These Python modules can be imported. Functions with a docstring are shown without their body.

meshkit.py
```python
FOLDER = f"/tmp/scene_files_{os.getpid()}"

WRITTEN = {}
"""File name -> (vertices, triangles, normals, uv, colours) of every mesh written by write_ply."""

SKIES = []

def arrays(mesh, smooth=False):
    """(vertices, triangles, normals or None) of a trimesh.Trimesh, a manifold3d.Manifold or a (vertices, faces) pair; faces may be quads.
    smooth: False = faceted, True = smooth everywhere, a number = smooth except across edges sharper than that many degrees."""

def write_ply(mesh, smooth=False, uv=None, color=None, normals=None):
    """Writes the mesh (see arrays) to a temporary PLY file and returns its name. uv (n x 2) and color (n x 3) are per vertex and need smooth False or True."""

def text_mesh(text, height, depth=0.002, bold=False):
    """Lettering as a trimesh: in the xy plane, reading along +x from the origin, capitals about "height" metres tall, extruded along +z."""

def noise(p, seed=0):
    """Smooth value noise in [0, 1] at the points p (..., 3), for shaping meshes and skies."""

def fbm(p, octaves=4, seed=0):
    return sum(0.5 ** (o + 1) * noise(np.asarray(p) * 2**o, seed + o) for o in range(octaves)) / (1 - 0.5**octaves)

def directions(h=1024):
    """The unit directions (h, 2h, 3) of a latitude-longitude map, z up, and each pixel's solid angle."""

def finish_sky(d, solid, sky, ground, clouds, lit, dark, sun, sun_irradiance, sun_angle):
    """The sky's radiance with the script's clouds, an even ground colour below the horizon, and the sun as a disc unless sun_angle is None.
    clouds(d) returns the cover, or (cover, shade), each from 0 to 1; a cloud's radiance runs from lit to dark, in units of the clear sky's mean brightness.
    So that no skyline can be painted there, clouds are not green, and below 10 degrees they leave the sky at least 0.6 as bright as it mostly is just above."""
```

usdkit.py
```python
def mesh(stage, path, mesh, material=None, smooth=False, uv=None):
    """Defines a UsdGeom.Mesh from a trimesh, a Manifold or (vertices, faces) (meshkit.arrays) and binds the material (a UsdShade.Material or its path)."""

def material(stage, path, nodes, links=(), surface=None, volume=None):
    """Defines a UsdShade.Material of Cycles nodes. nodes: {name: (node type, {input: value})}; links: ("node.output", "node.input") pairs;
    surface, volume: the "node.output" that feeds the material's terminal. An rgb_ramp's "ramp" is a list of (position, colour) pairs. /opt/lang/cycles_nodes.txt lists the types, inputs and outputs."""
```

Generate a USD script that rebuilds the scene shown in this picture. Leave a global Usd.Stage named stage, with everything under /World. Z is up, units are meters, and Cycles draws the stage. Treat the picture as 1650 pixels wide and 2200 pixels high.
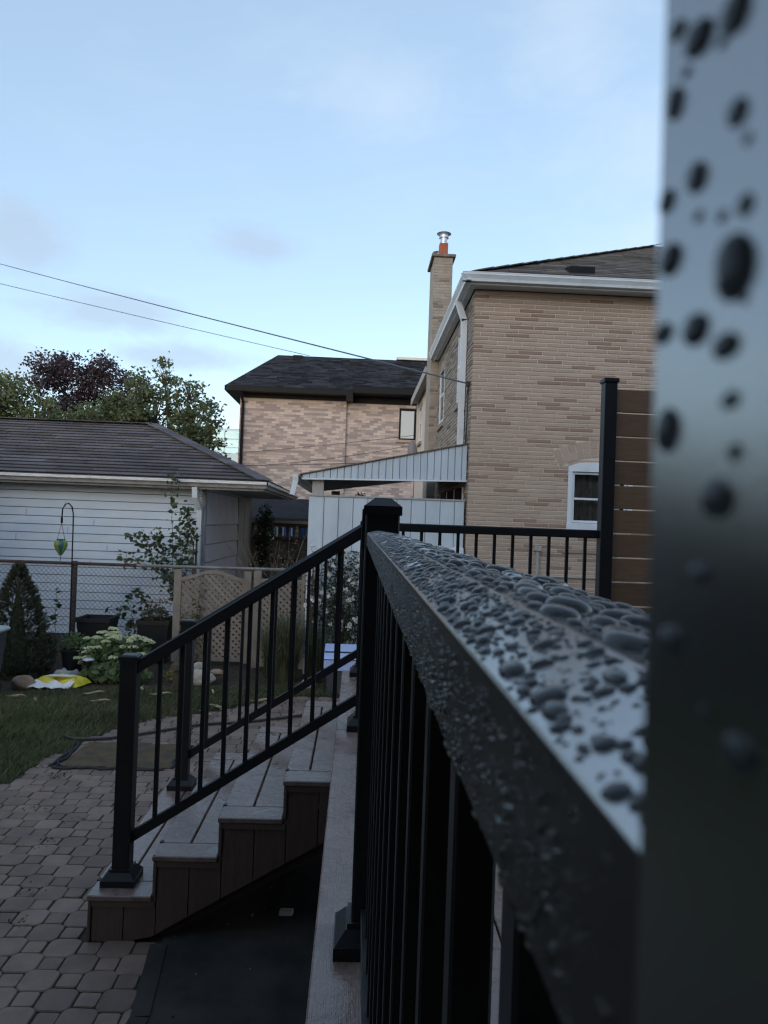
import math
import numpy as np
import usdkit
import meshkit
from scipy.spatial import ConvexHull
from pxr import Gf, Sdf, Usd, UsdGeom, UsdLux, UsdShade, Vt

stage = Usd.Stage.CreateInMemory()
UsdGeom.Xform.Define(stage, '/World')
UsdGeom.Scope.Define(stage, '/World/Looks')
E = 1.865                                   # eye height over the patio

# ------------------------------------------------------------------ camera
def set_camera():
    yaw, pitch, roll = math.radians(2.0105), math.radians(0.8606), math.radians(2.06)
    f = np.array([math.sin(yaw) * math.cos(pitch), math.cos(yaw) * math.cos(pitch), math.sin(pitch)])
    r = np.array([math.cos(yaw), -math.sin(yaw), 0.0])
    u = np.cross(r, f)
    c, s = math.cos(roll), math.sin(roll)
    r, u = c * r + s * u, -s * r + c * u
    cam = UsdGeom.Camera.Define(stage, '/World/camera')
    m = Gf.Matrix4d(*r, 0, *u, 0, *(-f), 0, 0, 0, E, 1)
    cam.AddTransformOp().Set(m)
    cam.CreateHorizontalApertureAttr(36.0)
    cam.CreateFocalLengthAttr(36.0 * 1600 / 1650)
    cam.CreateClippingRangeAttr(Gf.Vec2f(0.004, 5000.0))
    cam.CreateFStopAttr(37.0)
    cam.CreateFocusDistanceAttr(0.75)
    cam.CreateExposureAttr(EXPOSURE)
    return cam

EXPOSURE = 1.12
SUN_EL, SUN_AZ = math.radians(14.0), math.radians(-160.0)      # low sun behind the camera, to the left
set_camera()

# ------------------------------------------------------------------ sky and sun
dome = UsdLux.DomeLight.Define(stage, '/World/sky')
dome.GetPrim().SetCustomDataByKey('kind', 'structure')
dome.GetPrim().SetCustomDataByKey('label', 'pale blue evening sky with thin wisps of cloud')
sky_nodes = {
    'tc': ('texture_coordinate', {}),
    'sky': ('sky_texture', {'sky_type': 'single_scattering', 'sun_disc': False, 'sun_elevation': SUN_EL, 'sun_rotation': SUN_AZ,
                            'air_density': 1.0, 'aerosol_density': 0.5, 'ozone_density': 1.2}),
    'mp': ('mapping', {'mapping_type': 'point', 'scale': (1.3, 1.0, 3.2), 'rotation': (0.0, 0.5, 0.0)}),
    'n1': ('noise_texture', {'scale': 3.1, 'detail': 7.0, 'roughness': 0.6, 'distortion': 0.35}),
    'r1': ('rgb_ramp', {'ramp': [(0.0, (0, 0, 0)), (0.50, (0, 0, 0)), (0.72, (1, 1, 1)), (1, (1, 1, 1))]}),
    'fm': ('math', {'math_type': 'multiply', 'value2': 0.10}),
    'mp2': ('mapping', {'mapping_type': 'point', 'scale': (1.0, 1.0, 1.9), 'rotation': (0.0, -0.45, 0.0)}),
    'n2': ('noise_texture', {'scale': 14.0, 'detail': 8.0, 'roughness': 0.62, 'distortion': 0.5}),
    'vl': ('mix', {'mix_type': 'mix', 'fac': 0.55, 'color2': (1.60, 2.10, 2.66)}),
    'cl': ('mix', {'mix_type': 'mix', 'color2': (2.6, 2.95, 3.25)}),
    'cw': ('mix', {'mix_type': 'mix', 'color2': (2.75, 3.05, 3.35)}),
    'cd': ('mix', {'mix_type': 'mix', 'color2': (1.58, 1.92, 2.42)}),
    'bg': ('background_shader', {'strength': 0.15}),
}
sky_links = [('tc.generated', 'mp.vector'), ('mp.vector', 'n1.vector'), ('n1.fac', 'r1.fac'), ('r1.color', 'fm.value1'), ('tc.generated', 'mp2.vector'), ('mp2.vector', 'n2.vector'),
    ('sky.color', 'vl.color1'), ('vl.color', 'cl.color1'), ('fm.value', 'cl.fac'), ('cl.color', 'cw.color1'), ('cw.color', 'cd.color1'), ('cd.color', 'bg.color')]
def cloud_group(tag, lobes, lo, hi, amount, target):
    """soft lobes of cloud (direction, width, height) broken up by noise"""
    last = None
    for k, (d, w, h) in enumerate(lobes):
        m, g = f'{tag}m{k}', f'{tag}g{k}'
        sky_nodes[m] = ('mapping', {'mapping_type': 'point', 'scale': (1 / w, 1 / w, 1 / h), 'location': (-d[0] / w, -d[1] / w, -d[2] / h)})
        sky_nodes[g] = ('gradient_texture', {'gradient_type': 'spherical'})
        sky_links.extend([('tc.generated', m + '.vector'), (m + '.vector', g + '.vector')])
        if last is None: last = g + '.fac'
        else:
            a = f'{tag}a{k}'; sky_nodes[a] = ('math', {'math_type': 'maximum'}); sky_links.extend([(last, a + '.value1'), (g + '.fac', a + '.value2')]); last = a + '.value'
    sky_nodes[tag + 's'] = ('math', {'math_type': 'multiply_add', 'value2': 1.0}); sky_nodes[tag + 'r'] = ('map_range', {'from_min': lo, 'from_max': hi, 'to_min': 0.0, 'to_max': amount, 'clamp': True})
    sky_links.extend([(last, tag + 's.value1'), ('n2.fac', tag + 's.value3'), (tag + 's.value', tag + 'r.value'), (tag + 'r.result', target + '.fac')])
cloud_group('w', [((0.217, 0.805, 0.552), 0.16, 0.15), ((0.310, 0.840, 0.445), 0.22, 0.13), ((0.345, 0.87, 0.35), 0.25, 0.12), ((0.02, 0.86, 0.50), 0.2, 0.07)], 0.84, 1.5, 0.24, 'cw')
cloud_group('d', [((-0.395, 0.863, 0.314), 0.10, 0.06), ((-0.142, 0.929, 0.342), 0.10, 0.035), ((-0.315, 0.916, 0.247), 0.14, 0.045), ((-0.43, 0.886, 0.172), 0.10, 0.05), ((-0.23, 0.94, 0.20), 0.15, 0.03)], 0.74, 1.25, 0.6, 'cd')
sky_mat = usdkit.material(stage, '/World/Looks/sky', sky_nodes, sky_links, surface='bg.background')
UsdShade.MaterialBindingAPI.Apply(dome.GetPrim()).Bind(sky_mat)
sun = UsdLux.DistantLight.Define(stage, '/World/sun')
sun.CreateIntensityAttr(0.12)
sun.CreateAngleAttr(50.0)
sun.CreateNormalizeAttr(True)
sun.CreateColorAttr(Gf.Vec3f(1.0, 0.95, 0.90))
_d = np.array([math.sin(SUN_AZ) * math.cos(SUN_EL), math.cos(SUN_AZ) * math.cos(SUN_EL), math.sin(SUN_EL)])
_x = np.cross([0, 0, 1], _d); _x /= np.linalg.norm(_x); _y = np.cross(_d, _x)
sun.AddTransformOp().Set(Gf.Matrix4d(*_x, 0, *_y, 0, *_d, 0, 0, 0, 0, 1))

# ------------------------------------------------------------------ materials
def mat(name, a, b=None, rough=0.6, rough2=None, scale=6.0, detail=4.0, stretch=(1, 1, 1), tonek=0.0, bump=0.0, bscale=60.0,
        bstretch=(1, 1, 1), spec=0.5, ior=1.5, coat=0.0, metallic=0.0, sheen=0.0, translucent=0.0, lo=0.35, hi=0.65, tone_b=None, thresh=0.7):
    """A principled material: two colours mixed by noise, tone (a mesh primvar, 0..1) shifts the value or picks a second colour, noise bump."""
    b = a if b is None else b
    if rough >= 0.8 and spec == 0.5: spec = 0.15
    n = {'g': ('geometry', {}),
         'mp': ('mapping', {'mapping_type': 'point', 'scale': stretch}),
         'n': ('noise_texture', {'scale': scale, 'detail': detail, 'roughness': 0.6}),
         'r': ('rgb_ramp', {'ramp': [(0, a), (lo, a), (hi, b), (1, b)]}),
         't': ('attribute', {'attribute': 'tone'}),
         'tm': ('map_range', {'value': 0.5, 'from_min': 0.0, 'from_max': 1.0, 'to_min': 1.0 - tonek, 'to_max': 1.0 + tonek}),
         'h': ('hsv', {}),
         'p': ('principled_bsdf', {'roughness': rough, 'specular_ior_level': spec, 'ior': ior, 'coat_weight': coat, 'coat_roughness': 0.08, 'metallic': metallic, 'sheen_weight': sheen})}
    l = [('g.position', 'mp.vector'), ('mp.vector', 'n.vector'), ('n.fac', 'r.fac'), ('t.fac', 'tm.value'), ('tm.result', 'h.value'), ('h.color', 'p.base_color')]
    if tone_b is not None:
        n['st'] = ('map_range', {'from_min': thresh - 0.02, 'from_max': thresh + 0.02, 'to_min': 0.0, 'to_max': 1.0, 'clamp': True})
        n['tb'] = ('mix', {'mix_type': 'mix', 'color2': tone_b})
        l += [('t.fac', 'st.value'), ('st.result', 'tb.fac'), ('r.color', 'tb.color1'), ('tb.color', 'h.color')]
    else:
        l += [('r.color', 'h.color')]
    if rough2 is not None:
        n['rm'] = ('map_range', {'from_min': lo, 'from_max': hi, 'to_min': rough, 'to_max': rough2, 'clamp': True})
        l += [('n.fac', 'rm.value'), ('rm.result', 'p.roughness')]
    if bump:
        n['bm'] = ('mapping', {'mapping_type': 'point', 'scale': bstretch})
        n['bn'] = ('noise_texture', {'scale': bscale, 'detail': 4.0, 'roughness': 0.6})
        n['bu'] = ('bump', {'strength': 1.0, 'distance': bump})
        l += [('g.position', 'bm.vector'), ('bm.vector', 'bn.vector'), ('bn.fac', 'bu.height'), ('bu.normal', 'p.normal')]
    out = 'p.BSDF'
    if translucent:
        n['tr'] = ('hsv', {'value': 1.3})
        n['tl'] = ('diffuse_bsdf', {})
        n['tl'] = ('translucent_bsdf', {}) if True else n['tl']
        n['mc'] = ('mix_closure', {'fac': translucent})
        l += [('h.color', 'tr.color'), ('tr.color', 'tl.color'), ('p.BSDF', 'mc.closure1'), ('tl.BSDF', 'mc.closure2')]
        out = 'mc.closure'
    return usdkit.material(stage, '/World/Looks/' + name, n, l, surface=out)

M = {}
M['black_cap'] = mat('black_cap', (0.008, 0.008, 0.009), rough=0.18, ior=3.8, bump=0.00002, bscale=2200)
M['black_near'] = mat('black_near', (0.0075, 0.0065, 0.006), rough=0.34, ior=1.5, spec=0.32, bump=0.00006, bscale=2200)
M['black_post'] = mat('black_post', (0.010, 0.0105, 0.012), rough=0.13, ior=3.7, bump=0.00003, bscale=3500)
M['black_rail'] = mat('black_rail', (0.005, 0.0055, 0.0075), (0.008, 0.008, 0.0095), rough=0.42, spec=0.35, scale=9, bump=0.0003, bscale=500)
M['decking'] = usdkit.material(stage, '/World/Looks/decking', {
    'g': ('geometry', {}), 't': ('attribute', {'attribute': 'tone'}),
    'n': ('noise_texture', {'scale': 7.0, 'detail': 6.0, 'roughness': 0.62, 'distortion': 0.4}),
    'sp': ('noise_texture', {'scale': 45.0, 'detail': 4.0, 'roughness': 0.6}),
    'ad': ('math', {'math_type': 'multiply_add', 'value2': 0.35}),
    'wet': ('map_range', {'from_min': 0.56, 'from_max': 0.80, 'to_min': 0.0, 'to_max': 1.0, 'clamp': True}),
    'gm': ('mapping', {'mapping_type': 'point', 'scale': (30, 1.0, 30)}),
    'gr': ('noise_texture', {'scale': 14.0, 'detail': 4.0}),
    'c': ('rgb_ramp', {'ramp': [(0.0, (0.132, 0.092, 0.079)), (0.5, (0.162, 0.115, 0.099)), (1.0, (0.190, 0.139, 0.121))]}),
    'tm': ('map_range', {'from_min': 0, 'from_max': 1, 'to_min': 0.86, 'to_max': 1.12}),
    'h': ('hsv', {}), 'dk': ('mix', {'mix_type': 'multiply', 'color2': (0.62, 0.58, 0.57)}),
    'ro': ('map_range', {'from_min': 0, 'from_max': 1, 'to_min': 0.24, 'to_max': 0.07}),
    'bh': ('math', {'math_type': 'multiply', 'value2': 0.0012}), 'bg': ('math', {'math_type': 'multiply_add', 'value2': 0.0007}),
    'bu': ('bump', {'strength': 1.0, 'distance': 1.0}),
    'p': ('principled_bsdf', {'specular_ior_level': 0.6}),
}, [('g.position', 'n.vector'), ('g.position', 'sp.vector'), ('sp.fac', 'ad.value1'), ('n.fac', 'ad.value3'), ('ad.value', 'wet.value'),
    ('g.position', 'gm.vector'), ('gm.vector', 'gr.vector'), ('gr.fac', 'c.fac'), ('t.fac', 'tm.value'), ('tm.result', 'h.value'), ('c.color', 'h.color'),
    ('h.color', 'dk.color1'), ('wet.result', 'dk.fac'), ('dk.color', 'p.base_color'), ('wet.result', 'ro.value'), ('ro.result', 'p.roughness'),
    ('wet.result', 'bh.value1'), ('gr.fac', 'bg.value1'), ('bh.value', 'bg.value3'), ('bg.value', 'bu.height'), ('bu.normal', 'p.normal')], surface='p.BSDF')
M['cladding'] = mat('cladding', (0.056, 0.036, 0.031), (0.075, 0.049, 0.042), rough=0.55, scale=12, stretch=(8, 8, 1), tonek=0.18, bump=0.0008, bscale=30, bstretch=(12, 12, 1))
M['screen_board'] = mat('screen_board', (0.140, 0.075, 0.041), (0.185, 0.103, 0.061), rough=0.5, scale=8, stretch=(1, 8, 14), tonek=0.2, bump=0.0008, bscale=12, bstretch=(1, 10, 22))
M['paver'] = mat('paver', (0.112, 0.074, 0.058), (0.175, 0.122, 0.098), rough=0.62, scale=5, detail=8, tonek=0.24, bump=0.003, bscale=120)
M['joint'] = mat('joint', (0.050, 0.042, 0.033), (0.055, 0.055, 0.03), rough=0.95, scale=5, bump=0.006, bscale=60)
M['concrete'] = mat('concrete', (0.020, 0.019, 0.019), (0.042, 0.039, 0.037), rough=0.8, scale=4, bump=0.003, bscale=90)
M['soil'] = mat('soil', (0.045, 0.036, 0.027), (0.075, 0.06, 0.045), rough=0.95, scale=14, bump=0.03, bscale=30)
M['lawn'] = mat('lawn', (0.022, 0.036, 0.012), (0.045, 0.058, 0.022), rough=0.9, scale=3, bump=0.02, bscale=60)
M['grass'] = mat('grass', (0.058, 0.072, 0.031), (0.105, 0.108, 0.056), rough=0.6, scale=1.6, tonek=0.4, translucent=0.25)
M['siding'] = mat('siding', (0.41, 0.49, 0.59), (0.47, 0.55, 0.64), rough=0.45, scale=2, stretch=(1, 1, 3), tonek=0.04, bump=0.0008, bscale=40, bstretch=(1, 1, 4))
M['groove'] = mat('groove', (0.05, 0.052, 0.058), rough=0.9)
M['door_board'] = mat('door_board', (0.50, 0.50, 0.55), (0.56, 0.56, 0.60), rough=0.55, scale=3, tonek=0.08)
M['trim_grey'] = mat('trim_grey', (0.34, 0.33, 0.32), (0.22, 0.20, 0.18), rough=0.7, scale=7, stretch=(6, 6, 1), lo=0.5, hi=0.75)
M['white_trim'] = mat('white_trim', (0.62, 0.66, 0.71), (0.52, 0.55, 0.59), rough=0.4, scale=6, lo=0.5, hi=0.8)
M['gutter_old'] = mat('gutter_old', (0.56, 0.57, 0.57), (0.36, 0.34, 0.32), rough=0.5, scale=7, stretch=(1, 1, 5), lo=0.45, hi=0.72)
M['shaded_gutter_face'] = mat('shaded_gutter_face', (0.26, 0.26, 0.26), (0.17, 0.165, 0.16), rough=0.6, scale=6, lo=0.4, hi=0.75)  # shade of the down-tilted gutter face put into the colour
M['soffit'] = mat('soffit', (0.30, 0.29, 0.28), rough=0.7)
M['shingle_grey'] = mat('shingle_grey', (0.085, 0.080, 0.087), (0.115, 0.108, 0.116), rough=0.9, scale=2.5, detail=7, tonek=0.3, bump=0.004, bscale=110)
M['shingle_dark'] = mat('shingle_dark', (0.017, 0.0175, 0.022), (0.028, 0.028, 0.034), rough=0.9, scale=5, tonek=0.75)
M['shingle_brown'] = mat('shingle_brown', (0.090, 0.077, 0.069), (0.130, 0.112, 0.10), rough=0.9, scale=5, tonek=0.35, bump=0.004, bscale=60)
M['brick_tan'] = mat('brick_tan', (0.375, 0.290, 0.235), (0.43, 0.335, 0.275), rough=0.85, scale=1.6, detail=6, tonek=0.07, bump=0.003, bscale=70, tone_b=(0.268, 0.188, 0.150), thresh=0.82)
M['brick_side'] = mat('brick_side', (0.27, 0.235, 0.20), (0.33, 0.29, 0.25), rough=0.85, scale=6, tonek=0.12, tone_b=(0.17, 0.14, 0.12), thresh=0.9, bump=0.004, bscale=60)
M['mortar_tan'] = mat('mortar_tan', (0.62, 0.51, 0.43), (0.55, 0.45, 0.38), rough=0.9, scale=5)
M['brick_blend'] = mat('brick_blend', (0.50, 0.405, 0.365), (0.58, 0.475, 0.43), rough=0.85, scale=3.5, tonek=0.24, tone_b=(0.275, 0.228, 0.218), thresh=0.60, bump=0.003, bscale=50)
M['mortar_blend'] = mat('mortar_blend', (0.36, 0.30, 0.27), rough=0.9)
M['brick_sill'] = mat('brick_sill', (0.25, 0.2, 0.17), (0.3, 0.24, 0.2), rough=0.85, scale=8)
M['black_trim'] = mat('black_trim', (0.010, 0.010, 0.012), rough=0.5, spec=0.12)
M['terracotta'] = mat('terracotta', (0.36, 0.115, 0.07), (0.28, 0.09, 0.06), rough=0.8, scale=12)
M['galvanised'] = mat('galvanised', (0.62, 0.64, 0.66), (0.45, 0.47, 0.5), rough=0.32, metallic=0.85, scale=14)
M['cap_dark'] = mat('cap_dark', (0.12, 0.11, 0.1), (0.2, 0.18, 0.16), rough=0.85, scale=8)
M['ribbed'] = mat('ribbed', (0.45, 0.515, 0.58), (0.50, 0.56, 0.62), rough=0.42, scale=3, stretch=(2, 2, 1), tonek=0.05)
M['fence_wire'] = mat('fence_wire', (0.14, 0.14, 0.145), (0.09, 0.09, 0.095), rough=0.5, metallic=0.3, scale=20)
M['fence_pipe'] = mat('fence_pipe', (0.24, 0.235, 0.23), (0.15, 0.14, 0.135), rough=0.5, metallic=0.5, scale=6)
M['rust_post'] = mat('rust_post', (0.05, 0.036, 0.03), (0.085, 0.06, 0.05), rough=0.8, scale=14)
M['old_wood'] = mat('old_wood', (0.085, 0.070, 0.058), (0.13, 0.108, 0.09), rough=0.85, scale=10, stretch=(8, 8, 1), tonek=0.3)
M['dark_wood'] = mat('dark_wood', (0.05, 0.033, 0.022), (0.075, 0.05, 0.034), rough=0.8, scale=10, stretch=(8, 8, 1), tonek=0.3)
M['lattice'] = mat('lattice', (0.16, 0.138, 0.118), (0.21, 0.184, 0.158), rough=0.75, scale=8, tonek=0.12)
M['blue_paint'] = mat('blue_paint', (0.07, 0.16, 0.48), rough=0.4)
M['white_paint'] = mat('white_paint', (0.74, 0.74, 0.73), rough=0.45)
M['navy_paint'] = mat('navy_paint', (0.02, 0.045, 0.16), rough=0.4)
M['planter'] = mat('planter', (0.009, 0.009, 0.011), (0.014, 0.014, 0.016), spec=0.3, rough=0.6, scale=8)
M['bark'] = mat('bark', (0.06, 0.048, 0.038), (0.09, 0.072, 0.056), rough=0.9, scale=8, stretch=(4, 4, 1))
M['stem'] = mat('stem', (0.05, 0.06, 0.025), (0.075, 0.06, 0.035), rough=0.8, scale=8)
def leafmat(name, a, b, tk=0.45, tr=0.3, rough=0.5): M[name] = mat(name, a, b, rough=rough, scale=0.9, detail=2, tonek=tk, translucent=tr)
leafmat('leaf_green', (0.062, 0.078, 0.034), (0.088, 0.104, 0.046))
leafmat('leaf_mid', (0.055, 0.072, 0.034), (0.08, 0.098, 0.046))
leafmat('leaf_purple', (0.022, 0.013, 0.018), (0.034, 0.019, 0.025), tr=0.2)
leafmat('leaf_spruce', (0.040, 0.047, 0.024), (0.060, 0.064, 0.034), tr=0.15, rough=0.7)
leafmat('leaf_vine', (0.040, 0.062, 0.026), (0.075, 0.10, 0.042))
leafmat('leaf_sedum', (0.075, 0.12, 0.05), (0.11, 0.155, 0.072))
leafmat('leaf_dark', (0.020, 0.032, 0.015), (0.036, 0.05, 0.022))
leafmat('leaf_dry', (0.13, 0.105, 0.07), (0.17, 0.14, 0.10), tr=0.15)
leafmat('leaf_yellow', (0.20, 0.19, 0.03), (0.14, 0.16, 0.03))
leafmat('blade', (0.055, 0.062, 0.028), (0.095, 0.095, 0.048), tr=0.2)
leafmat('flower_cream', (0.55, 0.58, 0.37), (0.62, 0.63, 0.46), tk=0.15)
leafmat('flower_white', (0.62, 0.62, 0.58), (0.72, 0.70, 0.66), tk=0.1)
leafmat('flower_red', (0.17, 0.075, 0.045), (0.13, 0.07, 0.045), tk=0.3)
leafmat('hedge', (0.010, 0.012, 0.009), (0.016, 0.018, 0.012), tr=0.05)  # dark leaf tone of the added, unseen hedge
M['bin_body'] = mat('bin_body', (0.030, 0.031, 0.035), (0.04, 0.041, 0.046), rough=0.45, scale=10)
M['bin_lid'] = mat('bin_lid', (0.36, 0.40, 0.40), (0.3, 0.33, 0.34), rough=0.35, scale=8)
M['tote_lid'] = mat('tote_lid', (0.42, 0.50, 0.78), (0.37, 0.45, 0.70), rough=0.4, scale=10)
M['tote_body'] = mat('tote_body', (0.045, 0.05, 0.062), rough=0.5)
M['bag_yellow'] = mat('bag_yellow', (0.60, 0.50, 0.03), (0.5, 0.42, 0.03), rough=0.35, scale=12, bump=0.006, bscale=30)
M['bag_white'] = mat('bag_white', (0.68, 0.70, 0.72), (0.55, 0.56, 0.58), rough=0.35, scale=12, bump=0.006, bscale=30)
M['bag_clear'] = mat('bag_clear', (0.22, 0.22, 0.22), (0.3, 0.3, 0.3), rough=0.3, scale=12, bump=0.006, bscale=30)
M['stone'] = mat('stone', (0.26, 0.24, 0.21), (0.36, 0.33, 0.29), rough=0.85, scale=10, tonek=0.25, bump=0.006, bscale=40)
M['stone_tan'] = mat('stone_tan', (0.24, 0.165, 0.12), (0.32, 0.23, 0.17), rough=0.85, scale=10, bump=0.006, bscale=40)
M['hose'] = mat('hose', (0.012, 0.012, 0.013), rough=0.45)
M['cable'] = mat('cable', (0.07, 0.08, 0.11), rough=0.6)
M['mat_brown'] = mat('mat_brown', (0.12, 0.085, 0.05), (0.07, 0.058, 0.045), rough=0.95, scale=9, bump=0.006, bscale=150)
M['mat_dark'] = mat('mat_dark', (0.025, 0.026, 0.032), (0.04, 0.038, 0.04), rough=0.9, scale=20, bump=0.006, bscale=120)
M['lantern'] = mat('lantern', (0.09, 0.20, 0.07), (0.30, 0.33, 0.06), rough=0.3, scale=16, translucent=0.35, tone_b=(0.05, 0.13, 0.13), thresh=0.6)
M['litter'] = mat('litter', (0.34, 0.35, 0.33), rough=0.6)
M['dish'] = mat('dish', (0.16, 0.16, 0.17), rough=0.5)
M['curtain'] = mat('curtain', (0.22, 0.20, 0.20), (0.40, 0.36, 0.35), rough=0.9, scale=22, stretch=(3, 3, 0.4))
M['interior'] = mat('interior', (0.012, 0.011, 0.010), rough=0.8)
M['far_glass'] = mat('far_glass', (0.42, 0.62, 0.62), (0.55, 0.75, 0.74), rough=0.12, scale=0.6, stretch=(1, 1, 3))
M['far_concrete'] = mat('far_concrete', (0.5, 0.6, 0.62), rough=0.7)
M['dry_leaf'] = mat('dry_leaf', (0.33, 0.29, 0.22), (0.22, 0.18, 0.12), rough=0.8, scale=30)
M['glass'] = usdkit.material(stage, '/World/Looks/pane_glass', {
    'f': ('fresnel', {'IOR': 1.6}), 't': ('transparent_bsdf', {'color': (0.75, 0.78, 0.78)}), 'gl': ('glossy_bsdf', {'color': (0.9, 0.93, 0.95), 'roughness': 0.02}),
    'm': ('mix_closure', {})}, [('f.fac', 'm.fac'), ('t.BSDF', 'm.closure1'), ('gl.BSDF', 'm.closure2')], surface='m.closure')
M['glass_mirror'] = usdkit.material(stage, '/World/Looks/pane_mirror', {'p': ('principled_bsdf', {'base_color': (0.05, 0.055, 0.06), 'roughness': 0.03, 'ior': 2.0})}, surface='p.BSDF')
M['wetted'] = mat('wetted', (0.055, 0.057, 0.062), rough=1.0, spec=0.0)
M['wetted_post'] = mat('wetted_post', (0.06, 0.063, 0.07), rough=1.0, spec=0.0)
M['water'] = usdkit.material(stage, '/World/Looks/water', {'p': ('principled_bsdf', {'base_color': (1, 1, 1), 'roughness': 0.0, 'ior': 1.333, 'transmission_weight': 1.0})}, surface='p.BSDF')

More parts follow.
